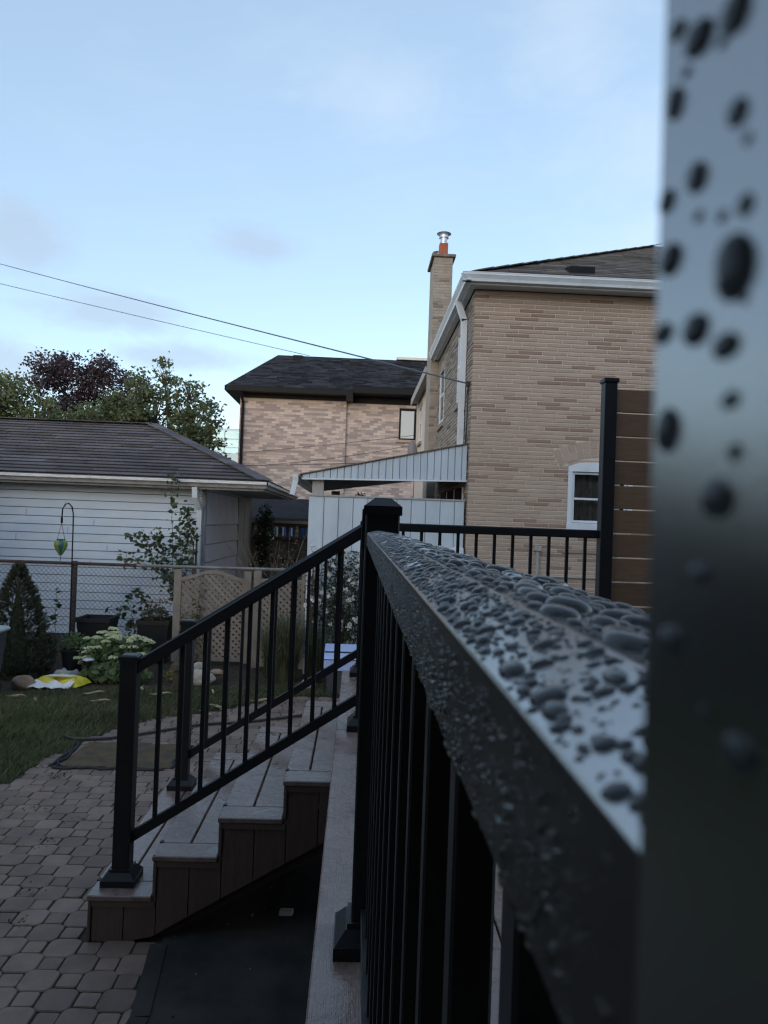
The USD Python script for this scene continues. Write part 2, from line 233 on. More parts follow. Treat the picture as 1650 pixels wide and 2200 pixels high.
# ------------------------------------------------------------------ mesh builder
class MB:
    def __init__(s): s.v, s.f, s.t, s.n = [], [], [], 0
    def add(s, v, f, tone=0.5):
        v, f = np.asarray(v, float), np.asarray(f, int)
        if f.shape[1] == 4: f = np.vstack([f[:, [0, 1, 2]], f[:, [0, 2, 3]]])
        s.v.append(v); s.f.append(f + s.n); s.n += len(v)
        s.t.append(np.full(len(v), tone) if np.ndim(tone) == 0 else np.asarray(tone, float))
        return s
    def box(s, x0, x1, y0, y1, z0, z1, tone=0.5):
        v = [(x, y, z) for x in (x0, x1) for y in (y0, y1) for z in (z0, z1)]
        f = [(0, 1, 3, 2), (4, 6, 7, 5), (0, 4, 5, 1), (2, 3, 7, 6), (0, 2, 6, 4), (1, 5, 7, 3)]
        return s.add(v, f, tone)
    def hull(s, pts, tone=0.5):
        v = np.asarray(pts, float); h = ConvexHull(v); f = h.simplices.copy()
        a, b, c = v[f[:, 0]], v[f[:, 1]], v[f[:, 2]]
        flip = np.einsum('ij,ij->i', np.cross(b - a, c - a), h.equations[:, :3]) < 0
        f[flip] = f[flip][:, ::-1]
        return s.add(v, f, tone)
    def cbox(s, x0, x1, y0, y1, z0, z1, c=0.003, tone=0.5):
        p = []
        for x, i in ((x0, 1), (x1, -1)):
            for y, j in ((y0, 1), (y1, -1)):
                for z, k in ((z0, 1), (z1, -1)):
                    p += [(x, y + j * c, z + k * c), (x + i * c, y, z + k * c), (x + i * c, y + j * c, z)]
        return s.hull(p, tone)
    def prism(s, poly, axis, a0, a1, tone=0.5):
        """poly: convex 2-D polygon in the two other axes (x,z for 'y'; y,z for 'x'; x,y for 'z')"""
        poly = np.asarray(poly, float); n = len(poly)
        def lift(a):
            o = np.zeros((n, 3))
            if axis == 'y': o[:, 0], o[:, 2], o[:, 1] = poly[:, 0], poly[:, 1], a
            elif axis == 'x': o[:, 1], o[:, 2], o[:, 0] = poly[:, 0], poly[:, 1], a
            else: o[:, 0], o[:, 1], o[:, 2] = poly[:, 0], poly[:, 1], a
            return o
        v = np.vstack([lift(a0), lift(a1)])
        area = 0.5 * np.sum(poly[:, 0] * np.roll(poly[:, 1], -1) - np.roll(poly[:, 0], -1) * poly[:, 1])
        f = [(i, (i + 1) % n, n + (i + 1) % n) for i in range(n)] + [(i, n + (i + 1) % n, n + i) for i in range(n)]
        f += [(0, i + 1, i) for i in range(1, n - 1)] + [(n, n + i, n + i + 1) for i in range(1, n - 1)]
        f = np.array(f)
        c = v.mean(0); tri = v[f]
        nrm = np.cross(tri[:, 1] - tri[:, 0], tri[:, 2] - tri[:, 0])
        # outward test works for convex polygons
        bad = np.einsum('ij,ij->i', nrm, tri.mean(1) - c) < 0
        f[bad] = f[bad][:, ::-1]
        return s.add(v, f, tone)
    def bar(s, p, q, w, h, up=(0, 0, 1), tone=0.5):
        p, q = np.asarray(p, float), np.asarray(q, float); d = q - p; d /= np.linalg.norm(d)
        a = np.cross(d, up); a /= np.linalg.norm(a); b = np.cross(a, d)
        v = [o + i * a * w / 2 + j * b * h / 2 for o in (p, q) for i, j in ((-1, -1), (1, -1), (1, 1), (-1, 1))]
        return s.hull(v, tone)
    def tube(s, pts, r, n=6, tone=0.5, cap=True):
        pts = np.asarray(pts, float); k = len(pts); r = np.broadcast_to(np.asarray(r, float), (k,))
        d = np.gradient(pts, axis=0); d /= np.linalg.norm(d, axis=1, keepdims=True) + 1e-12
        ref = np.array([0.31, 0.17, 0.93]); a = np.cross(d, ref)
        bad = np.linalg.norm(a, axis=1) < 0.05
        a[bad] = np.cross(d[bad], [1, 0, 0]); a /= np.linalg.norm(a, axis=1, keepdims=True); b = np.cross(d, a)
        th = np.arange(n) / n * 2 * np.pi
        v = (pts[:, None] + r[:, None, None] * (np.cos(th)[None, :, None] * a[:, None] + np.sin(th)[None, :, None] * b[:, None])).reshape(-1, 3)
        i = np.arange(k - 1)[:, None] * n; j = np.arange(n)[None]; j2 = (j + 1) % n
        f = np.stack([i + j, i + n + j, i + n + j2, i + j2], -1).reshape(-1, 4)[:, ::-1]
        s.add(v, f, tone)
        if cap:
            s.f.append(np.array([(0, q + 1, q) for q in range(1, n - 1)] + [((k - 1) * n, (k - 1) * n + q, (k - 1) * n + q + 1) for q in range(1, n - 1)])[:, ::-1] + s.n - len(v))
        return s
    def lathe(s, prof, c, n=20, tone=0.5, sx=1.0, sy=1.0):
        th = np.arange(n) / n * 2 * np.pi; k = len(prof)
        v = np.array([(c[0] + r * sx * math.cos(t), c[1] + r * sy * math.sin(t), c[2] + z) for r, z in prof for t in th])
        i = np.arange(k - 1)[:, None] * n; j = np.arange(n)[None]; j2 = (j + 1) % n
        f = np.stack([i + j, i + j2, i + n + j2, i + n + j], -1).reshape(-1, 4)
        return s.add(v, f, tone)
    def cards(s, c, size, rng, tone, aspect=0.55, droop=0.0, nrm=None):
        """diamond leaves at the points c with random attitude"""
        c = np.asarray(c, float); k = len(c); size = np.broadcast_to(size, (k,))
        a = rng.normal(size=(k, 3)); a[:, 2] = a[:, 2] * 0.6 - droop; a /= np.linalg.norm(a, axis=1, keepdims=True)
        b = np.cross(a, rng.normal(size=(k, 3)) if nrm is None else nrm); b /= np.linalg.norm(b, axis=1, keepdims=True) + 1e-9
        n = np.cross(a, b)
        L = size[:, None]
        v = np.stack([c - a * L * 0.5, c + b * L * aspect * 0.5 + n * L * 0.08, c + a * L * 0.5, c - b * L * aspect * 0.5 + n * L * 0.08], 1).reshape(-1, 3)
        i = np.arange(k)[:, None] * 4
        f = np.vstack([i + [0, 1, 2], i + [0, 2, 3]])
        return s.add(v, f, np.repeat(np.broadcast_to(tone, (k,)), 4))
    def get(s): return np.vstack(s.v), np.vstack(s.f), np.concatenate(s.t)

USED = {}
def numbered(parent, name):
    k = USED.get((parent, name), 0); USED[(parent, name)] = k + 1
    return f'{parent}/{name}' + (f'_{k:03d}' if k else '')
def setprops(prim, **kw):
    for k, v in kw.items():
        if v: prim.SetCustomDataByKey(k, v)
def thing(name, label, cat, loc=(0, 0, 0), group=None):
    x = UsdGeom.Xform.Define(stage, numbered('/World', name)); x.AddTranslateOp().Set(Gf.Vec3d(*map(float, loc)))
    setprops(x.GetPrim(), label=label, category=cat, group=group)
    return (str(x.GetPath()), np.array(loc, float))
def obj(name, mb, m, parent=None, smooth=False, label=None, cat=None, group=None, kind=None, split=True):
    """ONE mesh: a part of parent (path, origin), or a thing of its own under /World"""
    v, f, t = mb.get() if isinstance(mb, MB) else mb
    path, o = parent if parent else ('/World', np.zeros(3))
    p = numbered(path, name)
    v = v - o
    if smooth and smooth is not True:
        tri = v[f].reshape(-1, 3); mesh_in = (v, f); g = usdkit.mesh(stage, p, mesh_in, M[m] if isinstance(m, str) else m, smooth=smooth)
    else:
        g = usdkit.mesh(stage, p, (v, f), M[m] if isinstance(m, str) else m, smooth=smooth)
        UsdGeom.PrimvarsAPI(g).CreatePrimvar('tone', Sdf.ValueTypeNames.FloatArray, 'vertex').Set(Vt.FloatArray.FromNumpy(t.astype(np.float32)))
    setprops(g.GetPrim(), label=label, category=cat, group=group, kind=kind)
    return (p, o)
def pieces(name, plural, items, m, parent, limit=300):
    """items: MBs in order of how large they show; the first ones are parts, the rest one mass"""
    for it in items[:limit]: obj(name, it, m, parent)
    if len(items) > limit:
        a = MB()
        for it in items[limit:]:
            v, f, t = it.get(); a.add(v, f, t)
        obj(plural, a, m, parent, kind='stuff')
def structure(name, mb, m, **kw): return obj(name, mb, m, None, kind='structure', **kw)

# ================================================================== SETTING: ground
def inside(poly, p):
    poly = np.asarray(poly); x, y = p[:, 0], p[:, 1]; r = np.zeros(len(p), bool); j = len(poly) - 1
    for i in range(len(poly)):
        xi, yi, xj, yj = *poly[i], *poly[j]
        c = ((yi > y) != (yj > y)) & (x < (xj - xi) * (y - yi) / (yj - yi + 1e-12) + xi); r ^= c; j = i
    return r
def sheet(poly, z):
    import shapely
    import trimesh
    v, f = trimesh.creation.triangulate_polygon(shapely.Polygon(poly), engine='earcut')
    used = np.unique(f); v, f = np.asarray(v)[used], np.searchsorted(used, f)
    v = np.column_stack([v, np.full(len(v), z)])
    a = v[f]; up = np.cross(a[:, 1] - a[:, 0], a[:, 2] - a[:, 0])[:, 2] < 0
    f = np.array(f); f[up] = f[up][:, ::-1]
    return MB().add(v, f)
structure('ground', sheet([(-400, -60), (400, -60), (400, 800), (-400, 800)], -0.05), 'soil')
PATIO = [(-6.0, -6), (-3.05, 3.0), (-2.50, 4.6), (-2.34, 5.13), (-2.26, 5.7), (-2.15, 6.2), (-1.95, 6.65), (-1.6, 7.0), (-1.1, 7.45), (-0.57, 7.9), (0.4, 8.05), (4.0, 8.1), (4.0, -6)]
LAWN = [(-12, -6)] + PATIO[:11] + [(4.0, 8.1), (4.0, 8.5), (0.3, 8.5), (-0.6, 8.41), (-1.54, 8.17), (-2.73, 8.02), (-3.555, 7.71), (-6, 7.6), (-12, 7.6)]
patio = structure('patio', sheet(PATIO, -0.004), 'joint')
lawn_base = structure('lawn_soil', sheet(LAWN, -0.016), 'lawn')
structure('garden_bed', sheet([(-12, 7.55), (-6, 7.55), (-3.555, 7.66), (-2.73, 7.97), (-1.54, 8.12), (-0.6, 8.36), (0.3, 8.45), (4, 8.45), (4, 30), (-12, 30)], -0.024), 'soil')
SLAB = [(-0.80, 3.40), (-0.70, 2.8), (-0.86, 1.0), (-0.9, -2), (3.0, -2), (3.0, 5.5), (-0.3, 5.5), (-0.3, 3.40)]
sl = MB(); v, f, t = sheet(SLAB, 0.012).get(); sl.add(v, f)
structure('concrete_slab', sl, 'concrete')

# pavers: rounded octagons with small squares between them
rng = np.random.default_rng(11)
P_, A_, B_ = 0.115, 0.0705, 0.0445
def paver(cx, cy, big, rng):
    h = rng.normal(0, 0.0012); g = 0.0026
    if big:
        a, b = A_ - g, B_ - g * 0.6; m_ = (a + b) / 2 + 0.0035
        base = [(a, -b), (a, b), (m_, m_), (b, a), (-b, a), (-m_, m_), (-a, b), (-a, -b), (-m_, -m_), (-b, -a), (b, -a), (m_, -m_)]
    else:
        b = B_ - g; c = b - 0.007
        base = [(b, -c), (b, c), (c, b), (-c, b), (-b, c), (-b, -c), (-c, -b), (c, -b)]
    base = np.array(base); n = len(base); rot = rng.normal(0, 0.014); base = base @ np.array([[math.cos(rot), math.sin(rot)], [-math.sin(rot), math.cos(rot)]])
    tilt = rng.normal(0, 0.010, 2); off = rng.normal(0, 0.0015, 2)
    lo, mid, top = base, base, base * (1 - 0.0042 / A_)
    def z(q, z0): return z0 + h + q @ tilt
    v = np.vstack([np.column_stack([lo, np.full(n, -0.03)]), np.column_stack([mid, z(mid, 0.002)]), np.column_stack([top, z(top, 0.006)]), [[0, 0, 0.0062 + h]]])
    v[:, :2] += (cx + off[0], cy + off[1])
    f = []
    for k in range(2):
        for i in range(n):
            j = (i + 1) % n; f += [(k * n + i, k * n + j, (k + 1) * n + j), (k * n + i, (k + 1) * n + j, (k + 1) * n + i)]
    f += [(2 * n + i, 2 * n + (i + 1) % n, 3 * n) for i in range(n)]
    return MB().add(v, f, rng.uniform(0, 1))
def px(p):   # rough picture coordinates, for choosing which pieces are in view
    yaw = 0.0351
    x, y, z = p[0], p[1], p[2] - E
    return 825 + 1600 * (x / y - yaw) + 0.036 * (z / y) * 1600, 1124 - 1600 * z / y + 0.036 * 1600 * (x / y - yaw)
tiles = []
for i in range(-34, 10):
    for j in range(10, 66):
        cx, cy = -0.62 + i * P_, 1.3 + j * P_
        if not inside(PATIO, np.array([[cx, cy]]))[0] or inside(SLAB, np.array([[cx, cy]]))[0]: continue
        if -1.12 < cx and 3.30 < cy < 4.75: continue
        x_, y_ = px((cx, cy, 0))
        if x_ < -160 or y_ > 2500: continue
        tiles.append((cy, paver(cx, cy, (i + j) % 2 == 0, rng), -60 < x_ < 800 and y_ < 2260))
tiles.sort(key=lambda q: (not q[2], q[0]))
pieces('paver', 'far_pavers', [q[1] for q in tiles], 'paver', patio, 300)

# moss and weeds in the joints
w = MB()
for (cx, cy, n) in ((-1.72, 4.25, 70), (-2.05, 5.35, 130), (-1.55, 3.72, 40), (-1.48, 3.45, 40), (-2.0, 3.95, 120), (-2.1, 3.9, 90), (-1.1, 4.6, 40), (-1.62, 4.6, 40), (-2.2, 5.55, 90), (-1.3, 5.1, 30), (-1.95, 4.75, 40)):
    c = np.column_stack([rng.normal(cx, 0.05, n), rng.normal(cy, 0.035, n), rng.uniform(0.004, 0.022, n)])
    n = int(n * 0.55); c = c[:n]; c[:, 2] *= 0.6; w.cards(c, rng.uniform(0.010, 0.022, n), rng, rng.uniform(0, 1, n), 0.5)
obj('joint_weeds', w, 'leaf_dark', kind='stuff', label='small weeds growing in the joints of the patio', cat='weeds')

# lawn blades
def blades(poly, n, h0, h1, wd, rng, box, dens=None):
    p = np.column_stack([rng.uniform(box[0], box[1], n), rng.uniform(box[2], box[3], n)]); p = p[inside(poly, p)]
    n = len(p); h = rng.uniform(h0, h1, n) * (0.7 + 0.6 * meshkit.noise(np.column_stack([p * 3, np.zeros(n)])))
    th = rng.uniform(0, 2 * np.pi, n); d = np.column_stack([np.cos(th), np.sin(th)]); e = np.column_stack([-d[:, 1], d[:, 0]])
    ln = rng.uniform(0.1, 0.9, n)[:, None]
    b = np.column_stack([p, np.full(n, -0.016)]); W = wd / 2
    v = np.zeros((n, 4, 3)); v[:, :] = b[:, None]
    v[:, 0, :2] += e * W; v[:, 1, :2] -= e * W
    v[:, 2, :2] += d * h[:, None] * ln * 0.35 + e * W * 0.7; v[:, 2, 2] += h * 0.6
    v[:, 3, :2] += d * h[:, None] * ln; v[:, 3, 2] += h
    i = np.arange(n)[:, None] * 4
    tone = np.clip(0.15 + 0.7 * meshkit.noise(np.column_stack([p * 2.2, np.ones(n)])) + rng.normal(0, 0.18, n), 0, 1)
    return MB().add(v.reshape(-1, 3), np.vstack([i + [0, 1, 2], i + [1, 3, 2]]), np.repeat(tone, 4))
obj('lawn_grass', blades(LAWN, 120000, 0.03, 0.075, 0.006, rng, (-5.2, 1.5, 4.2, 8.6)), 'grass', kind='stuff', label='short damp green grass of the back lawn', cat='grass')
dl = MB()
for x, y in ((-3.05, 7.35), (-2.62, 7.72), (-2.45, 7.4), (-1.95, 7.75), (-2.2, 7.95), (-1.45, 7.9), (-1.3, 7.3), (-1.2, 7.15), (-3.3, 7.5), (-1.35, 7.05), (-0.9, 7.6)):
    a = rng.uniform(0, 3.1); L = rng.uniform(0.05, 0.13)
    q = [np.array([x + math.cos(a) * L * k, y + math.sin(a) * L * k * 0.6, 0.035 + 0.008 * math.sin(3 * k)]) for k in np.linspace(-1, 1, 5)]
    dl.tube(q, [0.002, 0.011, 0.014, 0.011, 0.002], 5)
obj('fallen_leaves', dl, 'dry_leaf', kind='stuff', label='curled pale fallen leaves lying on the lawn', cat='leaves')

# ================================================================== DECK AND STAIRS
D = 0.92
rng = np.random.default_rng(5)
deck = thing('timber_deck', 'raised deck of damp grey brown boards behind the black railing', 'deck', (1.5, 2.0, 0))
obj('rim_board', MB().cbox(-0.064, 0.078, -0.6, 3.40, D - 0.026, D, 0.004, 0.6).cbox(-0.064, 0.078, 3.403, 4.76, D - 0.026, D, 0.004, 0.45), 'decking', deck)
x = 0.083; k = 0
while x < 3.3:
    obj('deck_board', MB().cbox(x, x + 0.137, -0.6, 4.615, D - 0.026, D - 0.001, 0.003, rng.uniform(0.2, 0.9)), 'decking', deck); x += 0.1425
obj('end_board', MB().cbox(0.083, 3.3, 4.62, 4.76, D - 0.026, D - 0.0005, 0.003, 0.5), 'decking', deck)
for y0, y1 in ((-0.6, 1.4), (1.402, 3.27)):
    obj('fascia_board', MB().box(-0.046, -0.022, y0, y1, 0.62, D - 0.027, 0.4), 'cladding', deck)
obj('fascia_board', MB().box(-0.02, 3.3, 4.70, 4.724, 0.2, D - 0.027, 0.4), 'cladding', deck)
for y in (0.3, 1.7, 3.1, 4.5):
    obj('support_post', MB().box(0.05, 0.14, y - 0.045, y + 0.045, 0.0, D - 0.1, 0.2), 'cladding', deck)
for xx in np.arange(0.03, 3.3, 0.4):
    obj('joist', MB().box(xx, xx + 0.038, -0.55, 4.69, D - 0.17, D - 0.028, 0.2), 'cladding', deck)

TZ = [0.205, 0.381, 0.553, 0.720]
TX = [-1.115, -0.840, -0.562, -0.284]
Y0, Y1 = 3.295, 4.76
st = thing('deck_stairs', 'four wet composite steps with brown side boards leading up to the deck', 'stairs', (-0.6, 4.0, 0))
ENDX = [-0.842, -0.564, -0.286, -0.066]
for i in range(4):
    z, xa, xb = TZ[i], TX[i], ENDX[i]
    obj('tread_end_board', MB().cbox(xa, xb + 0.004, Y0, Y0 + 0.137, z - 0.024, z, 0.004, rng.uniform(0.2, 0.6)), 'decking', st)
    obj('tread_end_board', MB().cbox(xa, xb + 0.004, Y1 - 0.137, Y1, z - 0.024, z, 0.004, rng.uniform(0.2, 0.6)), 'decking', st)
    w2 = (xb - xa - 0.006) / 2 - 0.001
    for q in range(2):
        a = xa + q * (w2 + 0.007)
        obj('tread_board', MB().cbox(a, a + w2, Y0 + 0.141, Y1 - 0.141, z - 0.024, z - 0.0005, 0.004, rng.uniform(0.4, 1)), 'decking', st)
    obj('riser_board', MB().box(xa + 0.020, xa + 0.036, Y0 + 0.02, Y1 - 0.02, (TZ[i - 1] if i else 0.0) + 0.001, z - 0.025, 0.5), 'cladding', st)
    obj('riser_trim', MB().cbox(xa + 0.006, xa + 0.019, Y0 + 0.004, Y0 + 0.05, (TZ[i - 1] if i else 0.0) + 0.001, z - 0.025, 0.002, 0.95), 'cladding', st)
    obj('nosing_bracket', MB().box(xa - 0.002, xa + 0.012, Y0 + 0.139, Y0 + 0.16, z - 0.006, z + 0.003, 0.5), 'black_rail', st)
obj('riser_board', MB().box(-0.060, -0.047, Y0 + 0.02, Y1 - 0.02, TZ[3] + 0.001, D - 0.027, 0.5), 'cladding', st)
def diag(x): return max(0.001, 0.046 + (x + 0.80) * 0.575)
xs = sorted(set([-1.095] + [-1.095 + 0.1385 * k for k in range(1, 8)] + [-0.05]))
for y_a in (Y0 + 0.012, Y1 - 0.026):
    for a, b in zip(xs[:-1], xs[1:]):
        a2, b2 = a + 0.0022, b - 0.0022
        cuts = [a2] + [t_ for t_ in (TX[1] + 0.004, TX[2] + 0.004, TX[3] + 0.004) if a2 + 0.004 < t_ < b2 - 0.004] + [b2]
        mb = MB()
        for c0, c1 in zip(cuts[:-1], cuts[1:]):
            mid = (c0 + c1) / 2; lvl = TZ[max([0] + [q for q in range(4) if mid > TX[q] + 0.003])] - 0.0255
            mb.prism([(c0, diag(c0)), (c1, diag(c1)), (c1, lvl), (c0, lvl)], 'y', y_a, y_a + 0.014, rng.uniform(0.2, 0.8))
        obj('side_board', mb, 'cladding', st)
    for i in range(4):   # thin trims under each step
        obj('step_trim', MB().box(TX[i] + 0.02, ENDX[i] + 0.016, y_a - 0.006 if y_a < 4 else y_a + 0.0145, y_a - 0.0005 if y_a < 4 else y_a + 0.02, TZ[i] - 0.05, TZ[i] - 0.0255, 0.8), 'cladding', st)
for yy in (3.36, 4.0, 4.7):
    obj('stringer', MB().prism([(-1.05, 0.002), (-0.78, 0.002), (-0.07, 0.40), (-0.07, 0.60)], 'y', yy, yy + 0.038, 0.1), 'cladding', st)

# ------------------------------------------------------------------ railings
def post(parent, x, y, z0, z1, h=0.038, m='black_rail', base=True, base_h=(0.118, 0.135), cap='peak'):
    obj('post', MB().cbox(x - h, x + h, y - h, y + h, z0, z1 - 0.02, 0.0035), m, parent)
    cz, ch = z1, h + 0.0045
    mb = MB()
    pts = [(x + i * ch, y + j * ch, z) for i in (-1, 1) for j in (-1, 1) for z in (cz - 0.034, cz - 0.014)]
    mb.hull(pts)
    q = 0.42 if cap == 'peak' else 0.75
    hh = 0.0185 if cap == 'peak' else 0.007
    mb.hull([(x + i * ch * 0.97, y + j * ch * 0.97, cz - 0.0139) for i in (-1, 1) for j in (-1, 1)] + [(x + i * ch * q, y + j * ch * q, cz - 0.0139 + hh) for i in (-1, 1) for j in (-1, 1)])
    obj('post_cap', mb, m, parent)
    if base:
        b1, bz = h + 0.037, z0
        mb = MB().hull([(x + i * b1, y + j * b1, z) for i in (-1, 1) for j in (-1, 1) for z in (bz, bz + 0.028)])
        mb.hull([(x + i * b1 * 0.97, y + j * b1 * 0.97, bz + 0.0281) for i in (-1, 1) for j in (-1, 1)] + [(x + i * (h + 0.012), y + j * (h + 0.012), bz + 0.055) for i in (-1, 1) for j in (-1, 1)])
        mb.hull([(x + i * (h + 0.0085), y + j * (h + 0.0085), z) for i in (-1, 1) for j in (-1, 1) for z in (bz + 0.0551, bz + 0.066)])
        obj('base_cover', mb, m, parent)
PX_ = 0.056
mainr = thing('deck_railing', 'nearest black railing along the deck edge, its top rail beaded with rain', 'railing', (PX_, 0.9, D))
H = E
CAP_Z = 0.0236
RAIL_SEC = [(0.0232, H - 0.0502), (0.022, H - 0.049), (0.022, H - 0.0240), (0.094, H - 0.0285), (0.094, H - 0.049), (0.0928, H - 0.0502)]
CAP_SEC = [(0.0217, H - 0.02395), (0.0217, H - 0.0236), (0.0221, H - 0.0231), (0.0384, H - 0.01780), (0.0390, H - 0.01778), (0.0930, H - 0.0259), (0.0943, H - 0.0272), (0.0943, H - 0.0284)]
YN, YM = 0.0455, 1.652
obj('top_rail', MB().prism(RAIL_SEC, 'y', YN - 0.01, YM + 0.02), 'black_near', mainr)
obj('rail_cap', MB().prism(CAP_SEC, 'y', YN - 0.01, YM + 0.02), 'black_cap', mainr)
obj('bottom_rail', MB().cbox(0.038, 0.074, YN - 0.01, YM + 0.02, D + 0.065, D + 0.095, 0.002), 'black_rail', mainr)
for k in range(-2, 11):
    y = 0.332 + 0.1212 * k
    obj('baluster', MB().cbox(0.0465, 0.0655, y - 0.0095, y + 0.0095, D + 0.09, H - 0.045, 0.0015), 'black_rail', mainr)
TW = math.radians(6.5)  # end post turned so that its face reflects the added hedge
PCORNER, TF, NF = (0.01795, YN), np.array([math.sin(TW), -math.cos(TW), 0.0]), np.array([-math.cos(TW), -math.sin(TW), 0.0])
pv, pf, pt = MB().cbox(0.0, 0.076, -0.076, 0.0, D, E + 0.35, 0.0003).get()
pv = np.column_stack([PCORNER[0] + pv[:, 0] * math.cos(TW) - pv[:, 1] * math.sin(TW) * 1.0, PCORNER[1] + pv[:, 0] * math.sin(TW) + pv[:, 1] * math.cos(TW), pv[:, 2]])
obj('post', (pv, pf, pt), 'black_post', mainr, label='tall end post right beside the lens, dotted with rain')
post(mainr, PX_, 1.690, D, E + 0.052, base=True)
obj('rail_bracket', MB().cbox(0.010, 0.0175, 1.66, 1.672, E - 0.06, E + 0.03, 0.001), 'black_rail', mainr)

def stair_rail(name, label, y, xn, top):
    t_ = thing(name, label, 'railing', (-0.5, y, D))
    post(t_, xn, y, TZ[0], 1.235, cap='flat')
    post(t_, 0.060, y, D, E + 0.02, cap='flat')
    a, b = np.array([xn + 0.03, y, 1.193 + 0.012]), np.array([0.03, y, 1.860])
    sl_ = (b[2] - a[2]) / (b[0] - a[0])
    dn = 0.030
    obj('handrail', MB().hull([(p[0], y + j * w_, p[2] + dz) for p in (a, b) for j in (-1, 1) for w_, dz in ((0.030, -0.066), (0.030, -0.008), (0.021, 0.0))]), 'black_rail', t_)
    za = lambda x_: a[2] + (x_ - a[0]) * sl_
    obj('bottom_rail', MB().hull([(x_, y + j * 0.018, za(x_) - 0.80 + dz) for x_ in (xn + 0.03, 0.03) for j in (-1, 1) for dz in (-0.030, 0.020)]), 'black_rail', t_)
    x_ = xn + 0.038 + 0.098; 
    while x_ < -0.01:
        obj('baluster', MB().cbox(x_ - 0.0095, x_ + 0.0095, y - 0.0095, y + 0.0095, za(x_) - 0.79, za(x_) - 0.05, 0.0015), 'black_rail', t_); x_ += 0.0995
    return t_
stair_rail('stair_railing', 'black sloping railing on the near side of the steps', 3.44, -1.008, 0)
stair_rail('stair_railing', 'black sloping railing on the far side of the steps, seen through the nearer one', 4.635, -1.018, 0)

fr = thing('deck_railing', 'far black railing across the end of the deck, in front of the tan brick house', 'railing', (0.8, 4.635, D))
obj('top_rail', MB().cbox(0.098, 1.512, 4.605, 4.665, E - 0.048, E + 0.004, 0.006), 'black_rail', fr)
obj('bottom_rail', MB().cbox(0.098, 1.512, 4.617, 4.653, D + 0.06, D + 0.095, 0.003), 'black_rail', fr)
for k in range(-2, 10):
    x_ = 0.402 + 0.1146 * k
    obj('baluster', MB().cbox(x_ - 0.0095, x_ + 0.0095, 4.6255, 4.6445, D + 0.09, E - 0.045, 0.0015), 'black_rail', fr)

scr = thing('privacy_screen', 'brown slatted privacy screen with gaps and a tall black post', 'privacy screen', (2.2, 4.62, D))
obj('post', MB().cbox(1.513, 1.592, 4.58, 4.66, D, 2.795, 0.003), 'black_rail', scr)
obj('post_cap', MB().cbox(1.505, 1.600, 4.572, 4.668, 2.7955, 2.822, 0.003), 'black_rail', scr)
obj('post', MB().cbox(3.10, 3.178, 4.58, 4.66, D, 2.795, 0.003), 'black_rail', scr)
obj('post_cap', MB().cbox(3.092, 3.186, 4.572, 4.668, 2.7955, 2.822, 0.003), 'black_rail', scr)
z = 2.757
while z > D + 0.1:
    obj('slat', MB().cbox(1.594, 3.098, 4.606, 4.634, z - 0.1420, z, 0.003, rng.uniform(0, 1)), 'screen_board', scr)
    for q in (1.600,):
        obj('slat_spacer', MB().box(q, q + 0.035, 4.610, 4.630, z - 0.1510, z - 0.1425), 'white_paint', scr)
    z -= 0.1515

# ------------------------------------------------------------------ rain drops on the nearest railing
rng = np.random.default_rng(21)
def dome(o, ax, ay, az, rx, ry, h, rng, hi=True):
    n, k = (16, 5) if hi else (9, 3)
    th = np.arange(n) / n * 2 * np.pi
    wob = 1 + sum(rng.normal(0, 0.055 / q) * np.cos(q * th + rng.uniform(0, 6.3)) for q in (2, 3, 4))
    rings = []
    for i in range(k):
        a = i / k * math.pi / 2
        r_, z_ = math.cos(a) ** 0.62, math.sin(a) ** 1.0
        rings.append((r_, z_))
    v = []
    for r_, z_ in rings:
        v.append(o + np.outer(np.cos(th) * wob * r_ * rx, ax) + np.outer(np.sin(th) * wob * r_ * ry, ay) + az * (z_ * h - 0.00005))
    v = np.vstack(v + [(o + az * h)[None]])
    f = []
    i = np.arange(n); j = (i + 1) % n
    for q in range(k - 1):
        f += [np.stack([q * n + i, q * n + j, (q + 1) * n + j], 1), np.stack([q * n + i, (q + 1) * n + j, (q + 1) * n + i], 1)]
    f.append(np.stack([(k - 1) * n + i, (k - 1) * n + j, np.full(n, k * n)], 1))
    # flat underside with its own rim, so that the rim stays crisp
    b = v[:n] - az * 0.00012; nb = len(v); v = np.vstack([v, b, (o - az * 0.00017)[None]])
    f.append(np.stack([nb + j, nb + i, np.full(n, nb + n)], 1))
    return v, np.vstack(f)
def patch(o, ax, ay, az, rx, ry, n=12):
    th = np.arange(n) / n * 2 * np.pi
    v = np.vstack([o + np.outer(np.cos(th) * 0.93 * rx, ax) + np.outer(np.sin(th) * 0.93 * ry, ay) + az * 0.00006, (o + az * 0.00006)[None]])
    f = np.stack([np.arange(n), (np.arange(n) + 1) % n, np.full(n, n)], 1)
    if np.dot(np.cross(ax, ay), az) < 0: f = f[:, ::-1]
    return v, f
class Grid:
    def __init__(s, c): s.c, s.d = c, {}
    def free(s, u, v, r):
        R = int((r + 0.006) / s.c) + 1; a, b = int(u / s.c), int(v / s.c)
        for i in range(a - R, a + R + 1):
            for j in range(b - R, b + R + 1):
                for (x_, y_, q) in s.d.get((i, j), ()):
                    if (x_ - u) ** 2 + (y_ - v) ** 2 < (0.93 * (q + r)) ** 2: return False
        return True
    def put(s, u, v, r): s.d.setdefault((int(u / s.c), int(v / s.c)), []).append((u, v, r))
LARGE, SMALL = [], MB()
LIMIT_R = 0.0
